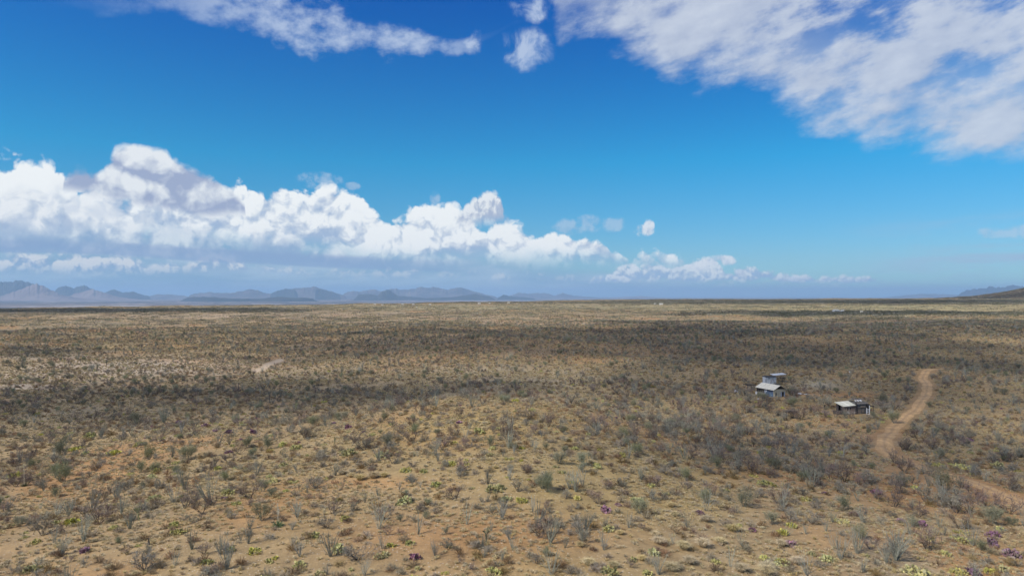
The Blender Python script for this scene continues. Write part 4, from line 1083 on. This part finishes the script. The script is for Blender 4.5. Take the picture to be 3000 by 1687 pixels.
# --- long shack with the pale roof.  local x = along the gable end, y = along the long wall, origin = near corner
def shack_one():
    x, y = ray_ground(2265.4, 1163, -6.0)
    r = root('cabin', x, y, -6.03, rad(20.4), 'long low shack with pale gable roof, blue side wall and cream end', 'cabin')
    Wd, L, H, R = 4.5, 7.4, 2.35, 3.55
    def wall(mb):
        mb.box((.05, 1.9, .55), .10, 3.8, 1.1); mb.box((.05, 1.9, 2.27), .10, 3.8, .2)
        for yy in (.05, 1.3, 2.55, 3.8): mb.box((.05, yy, 1.62), .11, .10, 1.16)
    part(r, 'side_wall', wall, [M_blue])
    w2 = part(r, 'plank_wall', lambda mb: (mb.box((.05, 5.6, .45), .10, 3.6, .9), mb.box((.05, 5.6, 2.25), .10, 3.6, .2), [mb.box((.05, q, 1.5), .11, .1, 1.3) for q in (4.3, 5.1, 5.9, 6.7, 7.35)]), [M_plank])
    for (ya, yb) in ((.1, 1.25), (1.35, 2.5), (2.6, 3.75)):
        f = part(r, 'window', lambda mb: mb.box((.09, (ya+yb)/2, 1.64), .03, yb-ya-.02, 1.06), [M_bluedk])
    for (ya, yb) in ((4.35, 5.05), (5.15, 5.85), (5.95, 6.65), (6.72, 7.3)):
        part(r, 'window', lambda mb: (mb.box((.10, (ya+yb)/2, 1.5), .03, yb-ya-.02, 1.28), mb.box((.06, (ya+yb)/2, 1.6), .03, yb-ya, .06)), [M_void])
    def endw(mb):
        mb.box((.40, 0, 1.17), .8, .10, 2.34); mb.box((1.05, 0, 1.80), .5, .10, 1.08); mb.box((2.05, 0, 1.17), 1.5, .10, 2.34); mb.box((3.65, 0, 1.9), 1.7, .10, .88)
    part(r, 'end_wall', endw, [M_cream])
    part(r, 'end_panel', lambda mb: (mb.box((3.1, .02, .72), .5, .08, 1.44), mb.box((4.3, .02, .72), .4, .08, 1.44)), [M_whiteb], 'whitish lower panel')
    part(r, 'door', lambda mb: mb.box((1.05, .12, .62), .5, .05, 1.24), [M_dark])  # near-black panel stands in for the dark inside the low opening
    part(r, 'back_wall', lambda mb: (mb.box((Wd/2, L, 1.17), Wd, .10, 2.34), mb.box((Wd-.05, L/2, 1.17), .10, L-.2, 2.34)), [M_plank])
    o = .38; e = R-(R-H)/(Wd/2)*(Wd/2+.35)
    rf = part(r, 'roof', lambda mb: (mb.slab([(-.35, -o-.2, e), (Wd/2, -o-.2, R), (Wd/2, L+.3, R), (-.35, L+.3, e)][::-1][::-1], .05),
                                mb.slab([(Wd/2, -o-.2, R+.003), (Wd+.35, -o-.2, e), (Wd+.35, L+.3, e), (Wd/2, L+.3, R+.003)], .05)), [M_roof])
    part(rf, 'fascia', lambda mb: (mb.box((-.37, L/2-.1, e-.10), .04, L+.7, .14), mb.slab([(-.35, -.62, e-.07), (Wd/2, -.62, R-.07), (Wd/2, -.62, R-.22), (-.35, -.62, e-.22)], .03), mb.slab([(Wd/2, -.62, R-.07), (Wd+.35, -.62, e-.07), (Wd+.35, -.62, e-.22), (Wd/2, -.62, R-.22)], .03)), [M_dark])
    part(r, 'hanging_cloth', lambda mb: (mb.box((-.02, 3.55, 1.45), .03, .28, 1.2), mb.box((-.02, 2.95, 1.75), .03, .22, .9)), [M_white], 'white cloth strips on the side wall')
    part(r, 'rafter', lambda mb: [mb.tube([Vector((.1, yy, H-.03)), Vector((Wd/2, yy, R-.12)), Vector((Wd-.1, yy, H-.03))], [.045]*3, 4) for yy in (.02, 2.4, 4.8)], [M_dark])
    return r
shack_one()
def loc_on(x0, y0, rz, lx, ly):
    return x0+lx*math.cos(rz)-ly*math.sin(rz), y0+lx*math.sin(rz)+ly*math.cos(rz)
c1 = ray_ground(2265.4, 1163, -6.0)
def onground(name, px, py, rz, label, cat, z=None, group=None):
    x, y = ray_ground(px, py); z = float(height(x, y))-.03
    return root(name, x, y, z, rz, label, cat, group)
# chair frame, bucket and board by the blue wall
bx_, by_ = loc_on(*c1, rad(20.4), -.6, 2.0)
r = root('metal_rack', bx_, by_, -6.03, rad(20.4), 'bare dark square rack leaning at the blue wall of the long shack', 'rack')
part(r, 'frame', lambda mb: ([mb.tube([Vector((0, s, 0)), Vector((.2, s, 1.15))], [.03, .03], 4) for s in (-.45, .45)], [mb.tube([Vector((.2*q, -.45, 1.15*q)), Vector((.2*q, .45, 1.15*q))], [.03, .03], 4) for q in (.25, .62, .98)]), [M_dark])
bx_, by_ = loc_on(*c1, rad(20.4), -.5, 6.9)
r = root('white_drum', bx_, by_, -6.03, 0, 'white drum at the far end of the plank wall of the long shack', 'drum')
part(r, 'drum_body', lambda mb: (mb.tube([Vector((0, 0, 0)), Vector((0, 0, .02)), Vector((0, 0, .85)), Vector((0, 0, .86))], [.02, .29, .29, .02], 14)), [M_white])
part(r, 'rim', lambda mb: mb.tube([Vector((0, 0, .80)), Vector((0, 0, .84)), Vector((0, 0, .88))], [.29, .31, .30], 14), [M_stone])
r = onground('fallen_board', 2255, 1166.5, rad(12), 'pale board lying on the ground before the blue wall', 'board')
part(r, 'plank', lambda mb: (mb.box((0, 0, .10), 1.7, .30, .06, 0, 0, .02, .03), mb.box((.3, .02, .16), 1.0, .22, .05, .15)), [M_white])

# --- stick pen left of it
r = onground('wooden_pen', 2201, 1147, rad(14), 'open grey stick pen with dark top beam left of the long shack', 'pen')
def pen(mb):
    for i, xx in enumerate(np.linspace(-1.55, 1.5, 9)):
        h = 2.1+U(-.1, .9); mb.tube([Vector((xx, 0, 0)), Vector((xx+U(-.12, .12), U(-.1, .1), h))], [.06, .045], 5)
    for i, xx in enumerate(np.linspace(-1.5, 1.4, 5)):
        mb.tube([Vector((xx, 2.2, 0)), Vector((xx+U(-.1, .1), 2.2, 2.2+U(0, .5)))], [.06, .05], 5)
part(r, 'posts', pen, [M_post])
part(r, 'beam', lambda mb: (mb.box((0, 0, 2.18), 3.4, .16, .2), mb.box((0, 2.2, 2.2), 3.3, .14, .16), mb.box((-1.5, 1.1, 2.3), .14, 2.3, .14), mb.box((1.4, 1.1, 2.3), .14, 2.3, .14)), [M_dark])
part(r, 'planks', lambda mb: [mb.box((xx, -.02, .9+U(0, .2)), .20, .04, 1.8+U(-.3, .3)) for xx in (-.1, .15, .42, .9, 1.2)], [M_plankv])
part(r, 'brush_roof', lambda mb: [mb.tube([Vector((U(-1.6, 1.5), U(-.2, .3), 2.35)), Vector((U(-1.6, 1.5), U(1.8, 2.5), 2.4+U(0, .2)))], [.03, .02], 3) for _ in range(26)], [M_bark])

# --- white shed behind, with open lean-to
def ground_at_dist(px, d):
    x = (px-1500)/FPX*d; return x, d, float(height(x, d))
x, y, z = ground_at_dist(2253, 236)
r = root('white_shed', x, y, z-.05, rad(4), 'white sheet metal shed behind the long shack with dark flat roof edge', 'shed')
part(r, 'wall', lambda mb: (mb.box((0, 0, 1.45), 3.7, 2.4, 2.9), mb.box((-1.98, -.3, 1.25), .14, 1.6, 2.5)), [M_whiteb])
part(r, 'window', lambda mb: (mb.box((-.65, -1.215, 2.45), .5, .03, .26), mb.box((-1.72, -1.215, 1.6), .12, .03, 1.1)), [M_void])
part(r, 'seam', lambda mb: (mb.box((0, -1.23, 2.08), 3.6, .05, .07), mb.tube([Vector((-.6, -1.5, 0)), Vector((.2, -1.4, 1.7)), Vector((.9, -1.4, 2.9))], [.05, .04, .02], 4), mb.tube([Vector((1.6, -1.5, .2)), Vector((.6, -1.4, 2.3)), Vector((.2, -1.4, 3.0))], [.05, .04, .02], 4)), [M_bark])
part(r, 'roof', lambda mb: mb.box((.1, 0, 3.02), 4.3, 2.9, .16), [M_dark])
x, y, z = ground_at_dist(2281, 241)
r = root('lean_to', x, y, z-.05, rad(10), 'open lean-to with thin pale metal roof on posts beside the white shed', 'lean-to')
part(r, 'roof', lambda mb: mb.slab([(-2.6, -1.1, 2.75), (2.3, -1.1, 3.05), (2.3, 1.6, 3.30), (-2.6, 1.6, 3.0)], .07), [M_whiteb])
for xx, yy in ((-2.4, -1), (2.1, -1), (-2.4, 1.4), (2.1, 1.4)):
    part(r, 'post', lambda mb: mb.tube([Vector((xx, yy, 0)), Vector((xx, yy, 2.8))], [.06, .05], 5), [M_post])

# --- the half-ruined cabin
def shack_two():
    x, y = ray_ground(2469.7, 1214, -6.5)
    r = root('ruined_cabin', x, y, -6.53, rad(12), 'half ruined dark wooden cabin with pale slanting roof on its left room', 'cabin')
    part(r, 'left_room_wall', lambda mb: (mb.box((.6, 0, 1.15), 1.2, .14, 2.3), mb.box((3.0, 0, 1.15), 1.2, .14, 2.3), mb.box((1.8, 0, .45), 1.2, .14, .9), mb.box((1.8, 0, 2.1), 1.2, .14, .4)), [M_log])
    part(r, 'side_wall', lambda mb: (mb.box((.05, .5, 1.2), .12, .9, 2.4), mb.box((.05, 2.2, 1.35), .12, .9, 2.7), mb.box((.05, 1.35, .35), .12, .8, .7)), [M_dark])
    w_ = part(r, 'window', lambda mb: mb.box((1.8, .03, 1.38), 1.2, .06, .98), [M_void])
    part(w_, 'frame', lambda mb: (mb.box((1.8, -.09, 1.40), .10, .05, .95), mb.box((1.8, -.09, 1.88), 1.3, .05, .07), mb.box((1.8, -.09, .90), 1.4, .06, .08)), [M_stone])
    part(r, 'base_course', lambda mb: mb.box((1.8, -.11, .42), 3.5, .10, .6), [M_stone])
    part(r, 'left_roof', lambda mb: mb.slab([(-.15, -.35, 2.20), (3.75, -.35, 2.42), (3.75, 2.75, 3.15), (-.45, 2.75, 2.95)], .10), [M_roof2], 'pale slanting sheet roof')
    part(r, 'main_wall', lambda mb: (mb.box((5.4, -.10, 1.35), 3.4, .16, 2.7), mb.box((3.75, 1.2, 1.6), .14, 2.6, 3.2), mb.box((7.1, 1.2, 1.3), .14, 2.4, 2.6)), [M_greywd])
    part(r, 'wall_beam', lambda mb: (mb.box((3.78, -.25, 1.55), .22, .14, 3.1), mb.box((4.15, -.25, 1.35), .12, .12, 2.7), mb.box((5.4, -.25, 1.6), 2.8, .08, .10), mb.box((5.4, -.25, 2.62), 3.6, .14, .14), mb.box((7.0, -.25, 1.3), .14, .14, 2.6)), [M_dark])
    part(r, 'torn_sheet', lambda mb: (mb.box((4.9, -.27, .75), .9, .04, 1.1, 0, 0, 0, .1), mb.box((5.9, -.27, .8), .6, .04, 1.0, 0, 0, 0, -.1), mb.box((5.9, -.27, 1.95), 1.4, .04, .45)), [M_plank])
    rf = part(r, 'main_roof', lambda mb: (mb.slab([(4.0, -.45, 2.72), (7.35, -.45, 2.72), (7.15, .75, 3.28), (3.75, .75, 3.28)], .10), mb.slab([(3.9, 1.5, 3.66), (7.0, 1.5, 3.60), (6.9, 1.95, 3.82), (3.8, 1.95, 3.9)], .08)), [M_greywd])
    part(rf, 'rafter', lambda mb: [mb.tube([Vector((xx, -.5, 2.82)), Vector((xx-.3, 2.0, 4.0))], [.07, .07], 4) for xx in (4.0, 4.9, 5.8, 6.7, 7.3)], [M_plankv])
    for xx in (4.75, 5.5, 6.2):
        part(r, 'white_sheet', lambda mb: mb.slab([(xx-.33, .78, 3.33), (xx+.30, .78, 3.31), (xx+.27, 1.18, 3.52), (xx-.35, 1.18, 3.52)], .03), [M_white], 'bright white roof sheet')
    part(r, 'back_wall', lambda mb: (mb.box((5.4, 2.4, 1.6), 3.4, .12, 3.2), mb.box((1.8, 2.6, 1.3), 3.6, .12, 2.6)), [M_dark])
    def porch(mb):
        for xx, yy, h in ((9.1, -.2, 1.95), (9.1, 1.4, 2.2), (8.1, 1.4, 2.3)): mb.tube([Vector((xx, yy, 0)), Vector((xx, yy, h))], [.08, .07], 5)
        mb.box((8.1, -.2, 2.05), 2.3, .12, .14, 0, 0, 0, .10); mb.box((8.1, 1.4, 2.25), 2.3, .12, .14); mb.box((8.3, 1.35, 1.0), 1.7, .06, 1.9)
        for i in range(7): mb.box((7.4+.28*i, .6, 2.2-.02*i), .10, 2.2, .07)
        mb.tube([Vector((7.3, -.25, .1)), Vector((9.0, -.25, 1.9))], [.06, .05], 4)
    part(r, 'porch_frame', porch, [M_dark])
    return r
shack_two()
c2 = ray_ground(2469.7, 1214, -6.5)
X_, Y_ = loc_on(*c2, rad(12), -.9, .4)
r = root('dark_fence_panel', X_, Y_, -6.5, rad(-24), 'low dark leaning panel fence left of the ruined cabin', 'fence')
part(r, 'panel', lambda mb: [mb.box((-1.25+.28*i, 0, .55), .24, .05, 1.05+.12*math.sin(i*2.1), 0, 0, -.18) for i in range(10)], [M_dark])
part(r, 'rail', lambda mb: (mb.box((0, -.06, .3), 2.9, .06, .09, 0, 0, -.18), mb.box((0, .0, .85), 2.9, .06, .09, 0, 0, -.18)), [M_bark])
X_, Y_ = loc_on(*c2, rad(12), 6.75, -1.15)
r = root('white_window_frame', X_, Y_, -6.5, rad(8), 'tall white empty window frame leaning at the ruined cabin', 'window frame')
part(r, 'frame', lambda mb: (mb.box((-.42, 0, .85), .16, .07, 1.7), mb.box((.38, 0, 1.15), .18, .07, 2.3), [mb.box((0, 0, q), .80, .06, .13) for q in (.10, .72, 1.28)]), [M_white])

# --- brush shade, scrap, rubbish
r = onground('brush_shelter', 2322, 1229, rad(4), 'dark dead-branch shade shelter on crooked posts in the scrub', 'shelter')
part(r, 'post', lambda mb: [mb.tube([Vector((xx, yy, 0)), Vector((xx+U(-.15, .15), yy, 1.05)), Vector((xx+U(-.2, .2), yy, 2.0))], [.10, .08, .06], 5) for xx in (-1.5, 1.1) for yy in (0, 1.8)], [M_dark])
part(r, 'canopy', lambda mb: [mb.tube([Vector((U(-2, 2), U(-.5, 2.2), 2.0+U(-.1, .3))), Vector((U(-2, 2), U(-.5, 2.2), 2.0+U(-.2, .3)))], [.06, .02], 3) for _ in range(70)], [M_bark])
r = onground('scrap_heap', 2331, 1163, rad(5), 'rusty red-brown scrap heap on bare ground right of the long shack', 'scrap heap')
part(r, 'rusty_sheets', lambda mb: [mb.box((U(-.9, .9), U(-.4, .4), .12+.12*i), U(.5, 1.3), U(.3, .8), .05, U(0, 3), 0, U(-.3, .3), U(-.2, .2)) for i in range(6)], [M_rust])
r = onground('rubbish_pile', 2351, 1155, rad(10), 'pile of white and grey rubbish beside the rusty scrap heap', 'rubbish pile')
part(r, 'sheets', lambda mb: (mb.box((1.2, -.2, .14), 1.3, .5, .08, .2), mb.box((-.9, .1, .25), 1.0, .6, .2, -.2, 0, .2, 0)), [M_white])
part(r, 'bags', lambda mb: [mb.tube([Vector((a, b, 0)), Vector((a, b, .1)), Vector((a+.1, b, .34)), Vector((a+.1, b, .46))], [.05, .34, .26, .04], 8) for a, b in ((-.3, .1), (.25, .2), (-.1, -.3))], [M_post])
for (px, py, w_, lb) in ((2157, 1149, 1.0, 'white broken furniture lying in the brush left of the stick pen'), (2490, 1090.5, .5, 'tiny white box alone in the scrub above the bare yard'), (2222, 1169, .5, 'small white tub among the bushes below the long shack')):
    r = onground('white_litter', px, py, U(0, 1), lb, 'litter')
    part(r, 'box', lambda mb: (mb.box((0, 0, w_*.25), w_, w_*.6, w_*.45), mb.box((-w_*.35, 0, w_*.5), w_*.12, w_*.6, w_*.6)), [M_white])

# --- far houses
def far_house(px, py, w_, h_, lb, wm=M_white, group=None):
    x, y = ray_ground(px, py); d = math.hypot(x, y); s = d/FPX; W_, H_ = w_*s, h_*s
    r = root('distant_house', x, y, float(height(x, y))-.3, U(-.25, .25), lb, 'house', group)
    D_ = W_*.6
    part(r, 'wall', lambda mb: mb.box((0, 0, H_*.33), W_, D_, H_*.66), [wm])
    part(r, 'roof', lambda mb: (mb.slab([(-W_*.54, -D_*.56, H_*.64), (W_*.54, -D_*.56, H_*.64), (W_*.54, 0, H_), (-W_*.54, 0, H_)], .12), mb.slab([(-W_*.54, 0, H_), (W_*.54, 0, H_), (W_*.54, D_*.56, H_*.64), (-W_*.54, D_*.56, H_*.64)], .12)), [M_roof])
    part(r, 'window', lambda mb: (mb.box((-W_*.25, -D_/2-.02, H_*.36), W_*.14, .05, H_*.2), mb.box((W_*.25, -D_/2-.02, H_*.36), W_*.14, .05, H_*.2)), [M_void])
    part(r, 'door', lambda mb: mb.box((0, -D_/2-.02, H_*.24), W_*.1, .05, H_*.42), [M_bark])
far_house(2449, 913, 15, 7, 'white distant house left of a smaller one beyond the dark brush line')
far_house(2468, 913, 8, 5.5, 'small white distant outbuilding just right of the white house')
far_house(2524, 918, 6, 7, 'tan distant hut at the edge of the dark brush line', M_cream)
far_house(1937, 892, 10, 4, 'low white roofed distant house on the dark rim right of centre')
far_house(1919, 891, 5, 3, 'tiny white distant hut on the dark rim right of centre')
for i, (px, py, w_) in enumerate([(1098, 893, 6), (1120, 894, 4), (1179, 893, 7), (1211, 893, 6), (1260, 893, 5), (1404, 890, 7), (1434, 889, 4), (1490, 888, 6), (1221, 902, 4)]):
    far_house(px, py, w_, 3., 'tiny pale house in the far row along the horizon, ' + ['leftmost', 'second from left', 'third from left', 'fourth from left', 'fifth from left', 'third from right', 'second from right', 'rightmost', 'lowest and nearest'][i], group='pale houses along the horizon')

# --- special plants
def yucca(px, py, H, stalk, lb):
    x, y = ray_ground(px, py); r = root('yucca', x, y, float(height(x, y))-.03, U(0, 6), lb, 'yucca')
    link('leaves', make_rosette(H), parent=r)
    if stalk: link('flower_stalk', make_stalk(stalk), parent=r)
yucca(71, 1424, .6, 3.2, 'yucca with tall pale dead flower stalk at the left edge')
yucca(815, 1541, .85, 2.4, 'dark green round yucca with pale bent stalk left of centre foreground')
yucca(823, 1272, .4, 2.4, 'small yucca with thin pale stalk on the slope left of centre')
yucca(1009, 1265, .4, 1.9, 'small yucca with short pale stalk behind the golden grass hill')
def snag(px, py, h, lb):
    x, y = ray_ground(px, py); H = h*math.hypot(x, y)/FPX
    r = root('dead_trunk', x, y, float(height(x, y))-.05, U(0, 6), lb, 'dead trunk')
    part(r, 'trunk', lambda mb: mb.tube([Vector((0, 0, 0)), Vector((.04, 0, H*.5)), Vector((-.03, .05, H))], [.13, .10, .05], 7), [M_bark])
    part(r, 'stub', lambda mb: [mb.tube([Vector((.02, 0, H*q)), Vector((.02+U(-.4, .4), U(-.4, .4), H*q+.3))], [.05, .02], 4) for q in (.45, .66, .8)], [M_bark])
snag(436, 1596, 20, 'short bare pointed dead trunk standing in the left foreground')
snag(699, 1146, 24, 'tall bare dark dead trunk on the shaded slope left of centre')
snag(790, 1180, 24, 'bare dark dead trunk right of the taller one on the shaded slope')
snag(312, 1073, 18, 'thin dead trunk standing on the pale bare ground at left')
snag(235, 1066, 15, 'thin dead trunk farthest left beyond the pale bare ground')
def tree(px, py, h, lb):
    x, y = ray_ground(px, py); H = h*math.hypot(x, y)/FPX; tr, cr, tw = MB(), MB(), []
    r = root('mesquite_tree', x, y, float(height(x, y))-.05, U(0, 6), lb, 'tree')
    p = Vector((0, 0, 0)); q = Vector((.15, .05, H*.3)); tr.tube([p, q*.5+Vector((.08, 0, 0)), q], [.14, .11, .09], 6)
    for i in range(6):
        th = i*1.05+U(-.3, .3); branchy(tr, tw, q*U(.6, 1), Vector((math.cos(th)*.9, math.sin(th)*.9, .75)).normalized(), H*.40, .05, 2, .8, .05, (3, 4), 6, tl=H*.16, tr=.014)
    twigs(cr, tw, 0, 3); leaves(cr, tw[::3], 2, .06, 1)
    link('trunk', tr.mesh('trunk', [M_bark]), parent=r); link('crown', cr.mesh('crown', [M_twig, M_dkgreen]), parent=r)
tree(2417, 1197, 32, 'small spreading mesquite tree between the long shack and the ruined cabin')
tree(1489, 1158, 26, 'dark crooked mesquite tree in the shaded wash at centre')
tree(2385, 1178, 22, 'dark green mesquite tree behind the spreading one by the yard')
tree(2320, 1158, 24, 'bushy mesquite tree hiding the right end of the long shack')
tree(2196, 1172, 24, 'green-brown mesquite tree in front of the stick pen')
tree(2590, 1208, 20, 'grey mesquite tree right of the ruined cabin')

# thick dark brush in the belts along the rim
g = np.random.default_rng(77); nb = 110000; az_ = g.uniform(-.69, .69, nb); d = 900*np.exp(g.uniform(0, 1, nb)*math.log(4300/900)); x = np.sin(az_)*d; y = np.cos(az_)*d
px, py = proj(x, y, height(x, y)); nn = fbm(x/180, y/90, 3, 55)
bb = np.exp(-((py-909)/5)**2)*sstep(-px, -950, -400)+1.6*np.exp(-((py-884.5)/5.5)**2)*sstep(px, 1650, 2050)+np.exp(-((py-920)/6)**2)*sstep(px, 1900, 2500)+.5*np.exp(-((py-886)/3)**2)
k_ = g.uniform(0, 1, nb) < np.clip(bb*(nn+.35), 0, 1)
gn_scatter('rim_brush', [far_clump(k2, 9, 6.) for k2 in ('dark', 'thorn', 'dark')], list(zip(x[k_], y[k_], g.uniform(.9, 1.7, k_.sum()))), .02)
